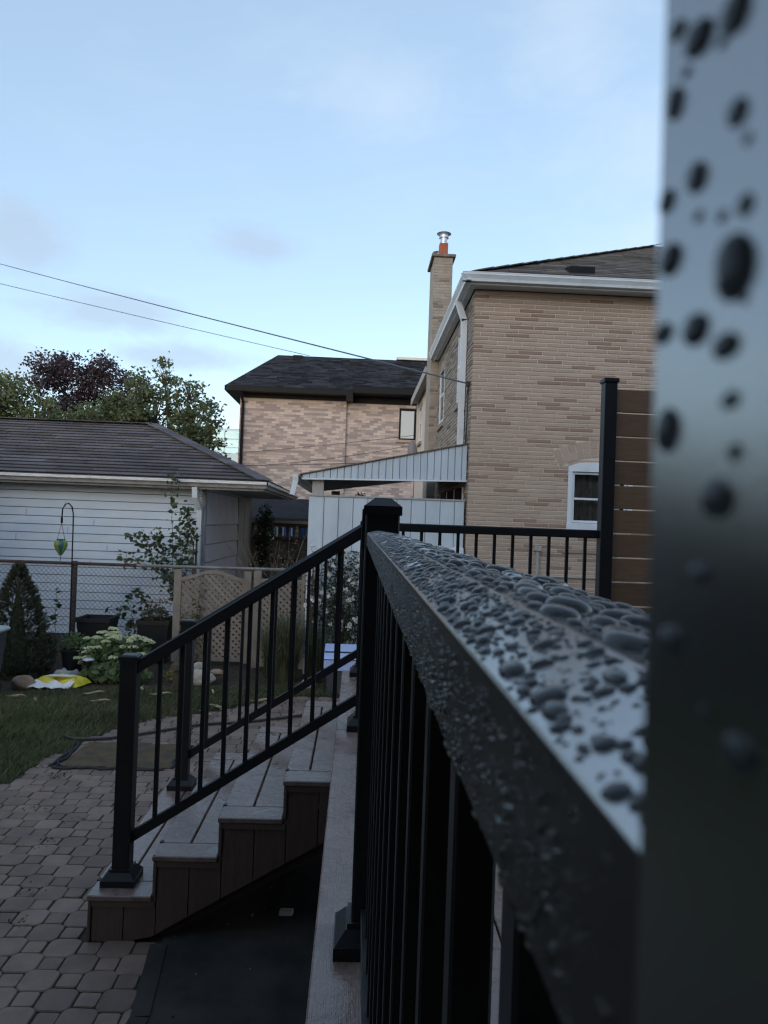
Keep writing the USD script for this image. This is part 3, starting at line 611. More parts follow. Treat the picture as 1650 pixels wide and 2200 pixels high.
def scatter(p0, ax, az, width, y0, y1, radii, edge=0.0, hk=(0.48, 0.68), asp=1.0, dens=None):
    """drops on the strip that starts at p0 (x, z at its edge), runs across along ax and on along +y"""
    g = Grid(0.004); ay = np.array([0, 1.0, 0])
    for r in sorted(radii, reverse=True):
        for _ in range(14):
            u = rng.uniform(r * 0.9 - edge, width - r * 0.9 + edge); y = y0 + (y1 - y0) * rng.uniform(0, 1)
            if dens is not None and rng.uniform() > dens(u / width, y): continue
            if not g.free(u, y, r): continue
            g.put(u, y, r)
            o = np.array([p0[0], 0, p0[1]]) + ax * u + ay * y
            e = rng.normal(1, 0.12); yield o, r * e, r / e * asp, r * rng.uniform(*hk), y
            break
drops = []
axL = np.array([0.0384 - 0.0221, 0, 0.0053]); wL = np.linalg.norm(axL); axL /= wL; nL = np.array([-axL[2], 0, axL[0]])
axR = np.array([0.0930 - 0.0390, 0, -0.00812]); wR = np.linalg.norm(axR); axR /= wR; nR = np.array([-axR[2], 0, axR[0]])
def radii(n, med, sig, lo, hi): return np.clip(np.exp(rng.normal(math.log(med), sig, n)), lo, hi)
AY = np.array([0, 1.0, 0])
clear = lambda u, y: 1.0 if u < 0.28 or u > 0.8 else 0.55
for o, rx, ry, h, y in scatter((0.0221, E - 0.0231), axL, nL, wL, 0.05, 1.645, np.concatenate([radii(520, 0.0016, 0.32, 0.0010, 0.0030), radii(1300, 0.0008, 0.35, 0.0004, 0.0014), radii(2600, 0.00038, 0.3, 0.0002, 0.0006)]), dens=clear):
    drops.append((o, axL, AY, nL, rx, ry, h, y))
for o, rx, ry, h, y in scatter((0.0390, E - 0.01778), axR, nR, wR, 0.05, 1.645, np.concatenate([radii(560, 0.0034, 0.34, 0.0018, 0.0066), radii(1500, 0.0014, 0.32, 0.0007, 0.0024), radii(2500, 0.0005, 0.3, 0.0003, 0.0009)])):
    drops.append((o, axR, AY, nR, rx, ry, h, y))
AZ, NS = np.array([0, 0, 1.0]), np.array([-1.0, 0, 0])
for o, rx, ry, h, y in scatter((0.022, E - 0.0492), AZ, NS, 0.0238, 0.06, 1.645, np.concatenate([radii(900, 0.00085, 0.30, 0.0006, 0.0017), radii(4200, 0.00042, 0.32, 0.00022, 0.0008)]), hk=(0.75, 1.05), dens=lambda u, y: 1.0 if u < 0.55 else 0.6):
    drops.append((o, AZ, AY, NS, rx, ry, h, y))
for k in range(240):     # hanging along the lower edge
    y = 0.09 + 1.55 * (k + rng.uniform(0, 1)) / 240; r = rng.uniform(0.0006, 0.0017)
    drops.append((np.array([0.0232 + rng.uniform(0, 0.002), y, E - 0.0502]), np.array([1.0, 0, 0]), AY, np.array([0, 0, -1.0]), r, r, r * rng.uniform(0.7, 1.3), y))
drops.sort(key=lambda d: -max(d[4], d[5]) / d[7])
NBIG = 290
for d in drops[:NBIG]:
    v, f = dome(*d[:7], rng, True)
    top, right = d[3][2] > 0.5, d[1] is axR
    if d[3] is nL: lab, grp = 'clear rain bead on the bright left half of the wet black top rail', 'large rain beads on the left half of the top rail'
    elif d[3] is nR: lab, grp = 'clear rain bead crowded on the grey right half of the wet black top rail', 'large rain beads on the right half of the top rail'
    else: lab, grp = 'small clear rain drop clinging to the side of the wet black top rail', 'rain drops on the side of the top rail'
    t_ = thing('rain_drop', lab, 'rain drop', d[0], grp)
    obj('bead', (v, f, np.full(len(v), 0.5)), 'water', t_, smooth=True)
    if d[3][2] > 0.5: obj('wetted_spot', MB().add(*patch(*d[:6])), 'wetted', t_)
sm = MB(); ws = MB()
for d in drops[NBIG:]:
    v, f = dome(*d[:7], rng, max(d[4], d[5]) / d[7] > 0.0022); sm.add(v, f); 
    if d[3][2] > 0.5: ws.add(*patch(*d[:6], 7))
obj('small_rain_drops', sm, 'water', smooth=True, kind='stuff', label='countless small rain drops beading all over the top rail', cat='rain drops')
obj('wetted_spots', ws, 'wetted', mainr, kind='stuff')
POSTD = [(0.00417, 1.89322, 0.00128, 0.00102), (0.00762, 1.89235, 0.00112, 0.0011), (0.00182, 1.89524, 0.0008, 0.00059), (0.00182, 1.89079, 0.0008, 0.00102), (0.00805, 1.88685, 0.0008, 0.00076), (0.00294, 1.89199, 0.00048, 0.00034), (0.00651, 1.89154, 0.00048, 0.00034), (0.00442, 1.88514, 0.00088, 0.00094), (0.00891, 1.88506, 0.0004, 0.00034), (0.00118, 1.88515, 0.0008, 0.00076), (0.00467, 1.88281, 0.00048, 0.00034), (0.00693, 1.88191, 0.00048, 0.00034), (0.00891, 1.88169, 0.00064, 0.00059), (0.00182, 1.88139, 0.00104, 0.00102), (0.00822, 1.87878, 0.00136, 0.00178), (0.00118, 1.87709, 0.00096, 0.00068), (0.00475, 1.87643, 0.00112, 0.00094), (0.00762, 1.87485, 0.00104, 0.00076), (0.00813, 1.87194, 0.00072, 0.00051), (0.00214, 1.87108, 0.00104, 0.00136), (0.00909, 1.87684, 0.00032, 0.00025), (0.00727, 1.86688, 0.00128, 0.0011), (0.00592, 1.86293, 0.00096, 0.00051), (0.00319, 1.85888, 0.0012, 0.00085), (0.0097, 1.85439, 0.0012, 0.00094), (0.00865, 1.86922, 0.00056, 0.00051), (0.00676, 1.85562, 0.00048, 0.00042)]
for t0, z, ry, rz in POSTD:
    o_ = np.array([*PCORNER, 0]) + TF * t0 + [0, 0, z]
    t_ = thing('rain_drop', 'clear rain drop clinging to the blurred black post at the right', 'rain drop', o_, 'rain drops on the blurred end post')
    v, f = dome(o_, AZ, -TF, NF, rz, ry, 0.5 * (ry + rz) * 0.55, rng, True)
    obj('bead', (v, f, np.full(len(v), 0.5)), 'water', t_, smooth=True)
    obj('wetted_spot', MB().add(*patch(o_, AZ, -TF, NF, rz, ry)), 'wetted_post', t_)

# ================================================================== BUILDINGS
rng = np.random.default_rng(3)
def brick_wall(wall, mortar_done, axis, u0, u1, z0, z1, depth, course, length, joint, m, proud, out, holes=(), nsep=300, order=None, offs=(0, 0.36, 0.71, 0.18, 0.55), lenj=0.0, wob=0.0012):
    """bricks as low boxes proud of the mortar plane; axis 'x': wall in the xz plane at y=depth facing out*y; 'y': wall in the yz plane at x=depth"""
    items = []
    nz = int((z1 - z0) / course)
    for r in range(nz):
        zb = z0 + r * course + joint / 2; zt = z0 + (r + 1) * course - joint / 2
        u = u0 - length * offs[r % len(offs)] - rng.uniform(0, lenj)
        while u < u1:
            L = length + rng.normal(0, 0.002)
            a, b = max(u + joint / 2, u0 + 0.001), min(u + L - joint / 2, u1 - 0.001)
            u += L
            if b - a < 0.03: continue
            segs = [(a, b)]
            for (ha, hb, hz0, hz1) in holes:
                if zt > hz0 and zb < hz1:
                    segs = [q for (c, d) in segs for q in ((c, min(d, ha)), (max(c, hb), d)) if q[1] - q[0] > 0.025]
            for c, d in segs:
                p = proud + rng.normal(0, wob); tone = rng.uniform(0, 1)
                y0, y1 = (depth, depth + out * p)
                ch = 0.004
                def P(u_, w_, z_): return (u_, w_, z_) if axis == 'x' else (w_, u_, z_)
                v = [P(c, y0, zb), P(d, y0, zb), P(d, y0, zt), P(c, y0, zt), P(c + ch, y1, zb + ch), P(d - ch, y1, zb + ch), P(d - ch, y1, zt - ch), P(c + ch, y1, zt - ch)]
                f = [(4, 5, 6, 7), (0, 1, 5, 4), (1, 2, 6, 5), (2, 3, 7, 6), (3, 0, 4, 7)]
                if (axis == 'x') != (out < 0): f = [q[::-1] for q in f]
                items.append(((c + d) / 2, (zb + zt) / 2, d - c, MB().add(v, f, tone)))
    if order: items.sort(key=order)
    pieces('brick', 'bricks', [q[3] for q in items], m, wall, nsep)

# ---- tan brick house on the right
YF, XW, XR, YB = 9.0, 1.336, 8.3, 18.2
EZ = 4.75
tan = thing('brick_house', 'tan long-brick house with white gutters and a tall chimney on the right', 'house', (4.5, 13, 0))
WIN = (2.545, 3.35, 1.90, 2.70)
fw = MB()
fw.box(XW, WIN[0], YF, YF + 0.2, -0.05, EZ).box(WIN[1], XR, YF, YF + 0.2, -0.05, EZ).box(WIN[0], WIN[1], YF, YF + 0.2, -0.05, WIN[2]).box(WIN[0], WIN[1], YF, YF + 0.2, WIN[3], EZ)
front = obj('front_wall', fw, 'mortar_tan', tan)
def arch_w(z_):
    h = z_ - WIN[3]
    return 0.515 + max(0, h + 0.06) / 0.175 * 0.095 if h < 0.115 else math.sqrt(max(0, 1.292 ** 2 - (h + 1.02) ** 2))
brick_wall(front, None, 'x', XW - 0.012, 4.4, 0.5, EZ - 0.03, YF, 0.0512, 0.305, 0.010, 'brick_tan', 0.009, -1, holes=[(WIN[0], WIN[1], WIN[2], WIN[3]), *[((WIN[0] + WIN[1]) / 2 - arch_w(z_ + 0.026), (WIN[0] + WIN[1]) / 2 + arch_w(z_ + 0.026), z_ + 0.006, z_ + 0.046) for z_ in np.arange(0.5, 3.2, 0.0512) if WIN[3] - 0.085 < z_ < WIN[3] + 0.26]], order=lambda q: not (1.0 < q[1] and q[0] < 3.55) or (q[0] > 2.9 and q[1] < 2.8))
vo = MB()
cx_, cz_, R_ = (WIN[0] + WIN[1]) / 2, WIN[3] - 1.02, 1.085
for k in range(13):
    a0, a1 = math.radians(90 + 28 - 56 * k / 13 - 0.35), math.radians(90 + 28 - 56 * (k + 1) / 13 + 0.35)
    for r0, r1 in ((R_, R_ + 0.098), (R_ + 0.108, R_ + 0.20)):
        vo.prism([(cx_ + r * math.cos(a), cz_ + r * math.sin(a)) for r, a in ((r0, a0), (r1, a0), (r1, a1), (r0, a1))], 'y', YF - 0.0075, YF + 0.02, rng.uniform(0, 0.75))
obj('arch_bricks', vo, 'brick_tan', front, kind='stuff')
# side wall with its openings
SW = [(9.62, 10.38, 3.54, 4.60), (11.98, 12.68, 3.54, 4.52), (16.3, 16.9, 3.70, 4.55)]
sw = MB()
ys = [YF + 0.2] + [q for w_ in SW for q in w_[:2]] + [YB]
for a, b in zip(ys[0::2], ys[1::2]): sw.box(XW, XW + 0.2, a, b, -0.05, EZ)
for y0, y1, z0, z1 in SW: sw.box(XW, XW + 0.2, y0, y1, -0.05, z0).box(XW, XW + 0.2, y0, y1, z1, EZ)
side = obj('side_wall', sw, 'mortar_tan', tan)
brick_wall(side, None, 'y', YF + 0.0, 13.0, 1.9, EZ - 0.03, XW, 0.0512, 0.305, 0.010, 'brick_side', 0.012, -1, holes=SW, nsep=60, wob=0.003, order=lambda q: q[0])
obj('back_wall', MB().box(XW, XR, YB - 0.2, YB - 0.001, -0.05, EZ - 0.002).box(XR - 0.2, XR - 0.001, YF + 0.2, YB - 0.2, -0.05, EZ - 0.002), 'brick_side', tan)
for i, (y0, y1, z0, z1) in enumerate(SW):
    wdo = obj('side_window', MB().box(XW - 0.012, XW + 0.08, y0 + 0.002, y0 + 0.06, z0 + 0.002, z1 - 0.002).box(XW - 0.012, XW + 0.08, y1 - 0.06, y1 - 0.002, z0 + 0.002, z1 - 0.002).box(XW - 0.012, XW + 0.08, y0 + 0.06, y1 - 0.06, z0 + 0.002, z0 + 0.06).box(XW - 0.012, XW + 0.08, y0 + 0.06, y1 - 0.06, z1 - 0.06, z1 - 0.002).box(XW - 0.006, XW + 0.07, y0 + 0.06, y1 - 0.06, (z0 + z1) / 2 - 0.02, (z0 + z1) / 2 + 0.02), 'white_trim', tan)
    obj('pane', MB().box(XW + 0.002, XW + 0.008, y0 + 0.06, y1 - 0.06, z0 + 0.06, z1 - 0.06), 'glass_mirror', wdo)
    obj('sill', MB().cbox(XW - 0.045, XW + 0.02, y0 - 0.05, y1 + 0.05, z0 - 0.075, z0 - 0.001, 0.004), 'brick_sill', tan)
    obj('arch_lintel', MB().prism([(y0 - 0.02, z1 - 0.1), (y0 - 0.02, z1 - 0.02), (y0 + 0.1, z1 + 0.055), ((y0 + y1) / 2, z1 + 0.085), (y1 - 0.1, z1 + 0.055), (y1 + 0.02, z1 - 0.02), (y1 + 0.02, z1 - 0.1), (y1, z1 - 0.1), (y0, z1 - 0.1)], 'x', XW - 0.014, XW + 0.015), 'brick_side', tan)
# front window
wf = MB(); x0, x1, z0, z1 = WIN
wf.cbox(x0 + 0.002, x0 + 0.058, YF - 0.012, YF + 0.1, z0 + 0.002, z1 - 0.1205, 0.004).cbox(x1 - 0.058, x1 - 0.002, YF - 0.012, YF + 0.1, z0 + 0.002, z1 - 0.1205, 0.004).cbox(x0 - 0.004, x1 + 0.004, YF - 0.02, YF + 0.1, z0 - 0.03, z0 + 0.05, 0.004)
arch = [(x0 + 0.002, z1 - 0.12), (x0 + 0.002, z1 - 0.062), (x0 + 0.14, z1 - 0.012), (x0 + 0.30, z1 - 0.003), (x1 - 0.30, z1 - 0.003), (x1 - 0.14, z1 - 0.012), (x1 - 0.002, z1 - 0.062), (x1 - 0.002, z1 - 0.12)]
wf.prism(arch, 'y', YF - 0.012, YF + 0.08)
obj('arch_backing', MB().box(x0, x1, YF + 0.085, YF + 0.12, z1 - 0.13, z1).box(x0, x1, YF - 0.0005, YF + 0.002, z1 - 0.062, z1 + 0.02), 'brick_tan', tan)
win = obj('front_window', wf, 'white_trim', tan)
obj('sash', MB().cbox(x0 + 0.064, x0 + 0.092, YF + 0.02, YF + 0.07, z0 + 0.055, z1 - 0.125, 0.003).cbox(x1 - 0.092, x1 - 0.064, YF + 0.02, YF + 0.07, z0 + 0.055, z1 - 0.125, 0.003).cbox(x0 + 0.093, x1 - 0.093, YF + 0.02, YF + 0.07, z0 + 0.055, z0 + 0.085, 0.003).cbox(x0 + 0.093, x1 - 0.093, YF + 0.02, YF + 0.07, z1 - 0.152, z1 - 0.125, 0.003).cbox(x0 + 0.093, x1 - 0.093, YF + 0.015, YF + 0.06, 2.236, 2.262, 0.003), 'white_trim', win)
obj('pane', MB().box(x0 + 0.093, x1 - 0.093, YF + 0.04, YF + 0.044, z0 + 0.085, z1 - 0.152), 'glass', win)
cu = MB(); n = 60
cxs = np.linspace(x0 + 0.05, x1 - 0.05, n); cy = YF + 0.16 + 0.018 * np.sin(np.linspace(0, 42, n)) + 0.008 * np.sin(np.linspace(0, 97, n))
v = np.vstack([np.column_stack([cxs, cy, np.full(n, z0)]), np.column_stack([cxs, cy, np.full(n, z1 - 0.02)])])
cu.add(v, [(i, i + 1, n + i + 1, n + i) for i in range(n - 1)])
obj('curtain', cu, 'curtain', win)
obj('interior', MB().box(x0 - 0.3, x1 + 0.3, YF + 0.9, YF + 0.95, z0 - 0.5, z1 + 0.5), 'interior', tan)
# roof: hip
XE, YE = 1.235, 8.745
rx0, rx1, ry0, ry1, ez, rz = XE - 0.03, XR + 0.2, YE - 0.03, YB + 0.3, 4.855, 4.855 + 3.56 * 0.52
rdg = [((rx0 + rx1) / 2, ry0 + (rx1 - rx0) / 2, rz), ((rx0 + rx1) / 2, ry1 - (rx1 - rx0) / 2, rz)]
def slab(mb, p, th=0.02, tone=0.5):
    p = np.asarray(p, float); n = np.cross(p[1] - p[0], p[2] - p[0]); n /= np.linalg.norm(n)
    if n[2] < 0: p = p[::-1]; n = -n
    k = len(p); v = np.vstack([p, p - n * th])
    f = [(0, i, i + 1) for i in range(1, k - 1)] + [(k, k + i + 1, k + i) for i in range(1, k - 1)]
    for i in range(k):
        j = (i + 1) % k; f += [(i, k + i, k + j), (i, k + j, j)]
    mb.add(v, f, tone)
rdz = rdg[0][2]
rt = MB()
slab(rt, [(rx0, ry0, ez), (rx1, ry0, ez), rdg[0]])
slab(rt, [(rx0, ry0, ez), rdg[0], rdg[1], (rx0, ry1, ez)])
slab(rt, [(rx1, ry0, ez), (rx1, ry1, ez), rdg[1], rdg[0]])
slab(rt, [(rx0, ry1, ez), rdg[1], (rx1, ry1, ez)])
roof = obj('roof', rt, 'shingle_brown', tan)
def shingle_rows(a, b, c, d, rows, tabs, th, m, parent, nsep, lenj=0.3, name='shingle', plural='shingles', lift=0.004, tone=None, runs=False):
    """tabs on the roof face a-b (eave) to d-c (top); each is a thin wedge, thick at its lower edge"""
    a, b, c, d = (np.asarray(q, float) for q in (a, b, c, d)); n = np.cross(b - a, d - a); n /= np.linalg.norm(n)
    if n[2] < 0: n = -n
    items = []; up_ = lift
    for r in range(rows):
        t0, t1 = r / rows, min(1.0, (r + 1.25) / rows)
        l0, r0, l1, r1 = a + (d - a) * t0, b + (c - b) * t0, a + (d - a) * t1, b + (c - b) * t1
        W = np.linalg.norm(r0 - l0); u = -tabs * rng.uniform(0, 1)
        while u < W:
            L = tabs * (1 + rng.uniform(-lenj, lenj)); s0, s1 = max(0, u + 0.003), min(W, u + L - 0.003); u += L
            if s1 - s0 < 0.02: continue
            # the same distance along the eave in the row above, kept inside the face
            e = (r0 - l0) / W
            def at(base_l, base_r, s):
                w2 = np.dot(base_r - base_l, e); o2 = np.dot(base_l - l0, e)
                return base_l + e * np.clip(s - o2, 0, w2)
            p = [l0 + e * s0, l0 + e * s1, at(l1, r1, s1), at(l1, r1, s0)]
            h = th * (1 + rng.uniform(-0.2, 0.4))
            v = [p[0] + n * lift, p[1] + n * lift, p[0] + n * (lift + h), p[1] + n * (lift + h), p[2] + n * 0.005, p[3] + n * 0.005]
            f = [(0, 1, 3), (0, 3, 2), (2, 3, 4), (2, 4, 5), (1, 4, 3), (0, 2, 5)]
            tri = np.array(v)[[2, 3, 4]]
            if np.dot(np.cross(tri[1] - tri[0], tri[2] - tri[0]), n) < 0: f = [q[::-1] for q in f]
            items.append(MB().add(v, f, rng.uniform(0, 1) if tone is None else tone()))
    pieces(name, plural, items, m, parent, nsep)
shingle_rows((rx0, ry0, ez), (rx1, ry0, ez), rdg[0], rdg[0], 27, 0.33, 0.010, 'shingle_brown', roof, 0)
obj('roof_vent', MB().hull([(x_, y_, z_) for x_ in (2.50, 2.80) for y_, z_ in ((9.0, 4.98), (9.0, 5.10), (9.28, 5.17), (9.34, 5.14))]), 'black_trim', roof)
hc = MB()
for p, q in ((np.array((rx0, ry0, ez)), np.array(rdg[0])),):
    for k in range(16): hc.bar(p + (q - p) * (k / 16) + [0, 0, 0.012], p + (q - p) * ((k + 1.1) / 16) + [0, 0, 0.020], 0.22, 0.014, tone=rng.uniform(0, 1))
obj('hip_cap', hc, 'shingle_brown', roof)
# eaves: soffit, fascia, gutter
obj('soffit', MB().box(XE + 0.02, XR + 0.15, YE + 0.02, YF - 0.012, 4.755, 4.762).box(XE + 0.02, XW - 0.014, YF - 0.0115, 13.0, 4.755, 4.762), 'white_trim', tan)
obj('fascia', MB().box(XE + 0.012, XR + 0.15, YE, YE + 0.016, 4.735, 4.85).box(XE, XE + 0.012, YE, 13.0, 4.735, 4.85), 'white_trim', tan)
def gutter(sec, axis, a0, a1, pos, sgn):
    """K-style gutter: outline (distance out from fascia, z)"""
    mb = MB(); o = [(0.0, -0.09), (0.062, -0.09), (0.070, -0.06), (0.088, -0.035), (0.100, -0.02), (0.100, 0.0)]
    for (d0, h0), (d1, h1) in zip(o[:-1], o[1:]):
        if axis == 'x':
            q = [(a0, pos + sgn * d0, sec + h0), (a1, pos + sgn * d0, sec + h0), (a1, pos + sgn * d1, sec + h1), (a0, pos + sgn * d1, sec + h1)]
        else:
            q = [(pos + sgn * d0, a0, sec + h0), (pos + sgn * d0, a1, sec + h0), (pos + sgn * d1, a1, sec + h1), (pos + sgn * d1, a0, sec + h1)]
        mb.add(q, [(0, 1, 2, 3)]); 
    lip = (0.088, 0.104)
    if axis == 'x': mb.box(a0, a1, min(pos + sgn * lip[0], pos + sgn * lip[1]), max(pos + sgn * lip[0], pos + sgn * lip[1]), sec, sec + 0.008)
    else: mb.box(min(pos + sgn * lip[0], pos + sgn * lip[1]), max(pos + sgn * lip[0], pos + sgn * lip[1]), a0, a1, sec, sec + 0.008)
    return mb
obj('gutter', gutter(4.845, 'x', XE - 0.10, XR + 0.2, YE, -1), 'white_trim', tan)
obj('gutter', gutter(4.845, 'y', YE - 0.10, 12.98, XE, -1), 'white_trim', tan)
obj('downspout', MB().bar((XE - 0.05, 9.50, 4.76), (XW - 0.06, 9.50, 4.50), 0.075, 0.06, (0, 1, 0)).bar((XW - 0.06, 9.50, 4.52), (XW - 0.06, 9.50, 2.87), 0.075, 0.06, (0, 1, 0)), 'white_trim', tan)
# eave beyond the chimney
obj('rear_eave', MB().box(XE - 0.06, XW + 0.1, 13.80, 17.6, 4.72, 4.80).box(XE - 0.075, XE - 0.06, 13.80, 17.6, 4.66, 4.82), 'trim_grey', tan)
# chimney
chx0, chx1, chy0, chy1, chz = 1.185, 1.510, 13.0, 13.77, 6.58
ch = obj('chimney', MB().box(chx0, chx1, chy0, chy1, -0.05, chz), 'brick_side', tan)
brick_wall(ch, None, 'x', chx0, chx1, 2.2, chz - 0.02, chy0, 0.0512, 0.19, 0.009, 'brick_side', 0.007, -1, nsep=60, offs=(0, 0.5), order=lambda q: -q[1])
obj('chimney_cap', MB().cbox(chx0 - 0.05, chx1 + 0.05, chy0 - 0.05, chy1 + 0.05, chz, chz + 0.05, 0.008), 'cap_dark', ch)
obj('flue', MB().cbox(1.275, 1.425, 13.06, 13.21, chz + 0.0505, 6.86, 0.006).cbox(1.262, 1.40, 13.38, 13.52, chz + 0.0505, 6.72, 0.006), 'terracotta', ch)
obj('flue_cowl', MB().lathe([(0.072, 0), (0.072, 0.02), (0.062, 0.03), (0.062, 0.10), (0.085, 0.105), (0.085, 0.13), (0.07, 0.135), (0.07, 0.16), (0.125, 0.175), (0.13, 0.182), (0.06, 0.215), (0.0, 0.222)], (1.352, 13.135, 6.862), 20), 'galvanised', ch, smooth=40)
obj('flue_cowl', MB().lathe([(0.06, 0), (0.06, 0.06), (0.11, 0.07), (0.115, 0.078), (0.0, 0.12)], (1.30, 13.45, 6.74), 16), 'galvanised', ch, smooth=40)
obj('chimney_crown', MB().box(chx0 - 0.03, chx0 + 0.1, chy0 - 0.03, chy0 + 0.1, 4.87, 4.93), 'cap_dark', ch)
# services on the wall
obj('cable_mast', MB().tube([(XW - 0.03, 9.12, 3.62), (XW - 0.035, 9.14, 2.9), (XW - 0.05, 9.16, 2.75), (XW - 0.09, 9.3, 2.84), (XW - 0.08, 9.4, 2.7)], 0.008, 5).tube([(XW - 0.035, 9.10, 3.6), (XW - 0.06, 9.2, 3.3), (XW - 0.03, 9.22, 2.9)], 0.005, 5).box(XW - 0.07, XW - 0.012, 9.06, 9.12, 3.58, 3.64), 'hose', tan)
obj('wall_pipe', MB().tube([(2.19, YF - 0.05, 0.5), (2.19, YF - 0.05, 1.62)], 0.02, 8).tube([(1.75, YF - 0.04, 1.29), (3.4, YF - 0.04, 1.29)], 0.012, 6).box(2.15, 2.23, YF - 0.09, YF - 0.008, 1.60, 1.66), 'trim_grey', tan)
obj('sill_band', MB().box(2.50, 3.4, YF - 0.03, YF - 0.008, 1.585, 1.625), 'brick_sill', tan)
dp = MB()
for y0 in (9.35, 10.15, 11.0):
    dp.box(XW - 0.03, XW - 0.013, y0, y0 + 0.05, 0.2, 2.36)
obj('side_door', MB().box(XW - 0.022, XW - 0.013, 9.4, 11.9, 0.2, 2.36), 'interior', tan)
obj('side_door_frame', dp, 'white_trim', tan)
dsh = MB().lathe([(0.0, 0.0), (0.12, 0.012), (0.22, 0.045), (0.27, 0.075), (0.265, 0.082), (0.21, 0.055), (0.0, 0.012)], (0, 0, 0), 20)
v, f, t = dsh.get(); v = v[:, [0, 2, 1]] * [0.42, 1, 1] + [1.22, 17.3, 3.56]
obj('satellite_dish', (v, f[:, ::-1], t), 'dish', tan, smooth=40)

# ---- white ribbed porch roof and wall beside it
por = thing('porch', 'white ribbed metal porch with sloping roof on the side of the tan house', 'porch', (0.3, 9.4, 0))
PB, PT0, PT1 = 2.385, 2.42, 2.868
def ribs(x0, x1, zlo, zhi, step, y, name, tilt=0.0):
    x_ = x0
    while x_ < x1 - 0.02:
        e = min(x_ + step, x1)
        a, b = x_ + 0.0035, e - 0.0035
        mb = MB().prism([(a, zlo(a)), (b, zlo(b)), (b, zhi(b)), (a, zhi(a))], 'y', y, y + 0.018, rng.uniform(0, 1))
        mb.prism([(b - 0.020, zlo(b) + 0.001), (b - 0.002, zlo(b) + 0.001), (b - 0.002, zhi(b) - 0.001), (b - 0.020, zhi(b) - 0.001)], 'y', y - 0.006, y - 0.0002, rng.uniform(0, 1))
        obj(name, mb, 'ribbed', por); x_ = e
ptop = lambda x_: PT0 + (PT1 - PT0) * (x_ + 0.69) / 2.0
ribs(-0.69, 1.318, lambda x_: PB + 0.022 * (x_ + 0.69), ptop, 0.0845, 9.1, 'gable_panel')
obj('panel_backing', MB().prism([(-0.685, PB + 0.005), (1.318, PB + 0.05), (1.318, PT1 - 0.01), (-0.685, PT0 - 0.01)], 'y', 9.119, 9.13), 'trim_grey', por)
obj('bottom_trim', MB().prism([(-0.70, PB - 0.022), (1.322, PB + 0.022), (1.322, PB + 0.042), (-0.70, PB - 0.002)], 'y', 9.085, 9.125), 'white_trim', por)
rp = MB(); slab(rp, [(-0.73, 9.07, PT0 + 0.012), (1.322, 9.07, PT1 + 0.018), (1.322, 12.6, PT1 + 0.018), (-0.73, 12.6, PT0 + 0.012)], 0.012)
obj('roof_sheet', rp, 'cap_dark', por)
us = MB(); slab(us, [(-0.66, 9.14, 2.37), (1.316, 9.14, 2.66), (1.316, 12.58, 2.66), (-0.66, 12.58, 2.37)], 0.01)
obj('roof_underside', us, 'soffit', por)
obj('gutter', MB().box(-0.80, -0.735, 9.0, 12.6, 2.33, 2.42), 'gutter_old', por)
obj('downspout', MB().bar((-0.765, 9.02, 2.34), (-0.80, 9.02, 2.17), 0.06, 0.05, (0, 1, 0)), 'white_trim', por)
for x_, y_ in ((-0.52, 9.16), (-0.40, 12.4)):
    obj('corner_post', MB().box(x_ - 0.05, x_ + 0.09, y_, y_ + 0.1, 2.0, 2.37), 'trim_grey', por)
ribs(-0.592, 1.305, lambda x_: 0.0, lambda x_: 2.165, 0.1775, 9.1, 'wall_panel')
obj('wall_cap', MB().box(-0.60, 1.312, 9.085, 9.16, 2.167, 2.187), 'trim_grey', por)
obj('wall_backing', MB().box(-0.585, 1.30, 9.1185, 9.15, 0.0, 2.165), 'trim_grey', por)
obj('side_panel', MB().box(-0.60, -0.582, 9.1195, 12.4, 0.0, 2.16), 'ribbed', por)
obj('meter_box', MB().cbox(1.16, 1.30, 9.0, 9.08, 1.42, 1.60, 0.01), 'white_trim', por)

# ---- garage on the left
gar = thing('garage', 'white clapboard garage with a grey shingle hip roof at the left', 'garage', (-5, 13.5, 0))
GY, GX = 11.4, -2.31
front = obj('front_wall', MB().box(-8.6, GX - 0.02, GY + 0.02, GY + 0.15, -0.1, 2.34), 'groove', gar)
z = 0.04; k = 0
while z < 2.28:
    h_ = 0.1255 if z < 1.9 else (0.127 if z < 2.05 else 0.25)
    zt = min(z + h_, 2.31)
    mb = MB().hull([(x_, y_, z_) for x_ in (-8.5, GX - 0.06) for y_, z_ in ((GY + 0.019, z + 0.001), (GY - 0.006, z + 0.001), (GY - 0.006, z + 0.006), (GY + 0.004, zt - 0.009), (GY + 0.019, zt - 0.009))], rng.uniform(0, 1))
    obj('siding_board', mb, 'siding', front)
    sx = rng.uniform(-6.5, -2.9); sm2 = MB().box(sx, sx + 0.004, GY - 0.0075, GY - 0.0055, z + 0.004, zt - 0.03)
    obj('board_seam', sm2, 'groove', front); z = zt
obj('corner_board', MB().cbox(GX - 0.059, GX, GY - 0.012, GY + 0.05, 0.0, 2.31, 0.004), 'trim_grey', gar)
side = obj('side_wall', MB().box(GX - 0.14, GX - 0.02, GY + 0.15, 16.2, -0.1, 2.34), 'trim_grey', gar)
z = 0.12
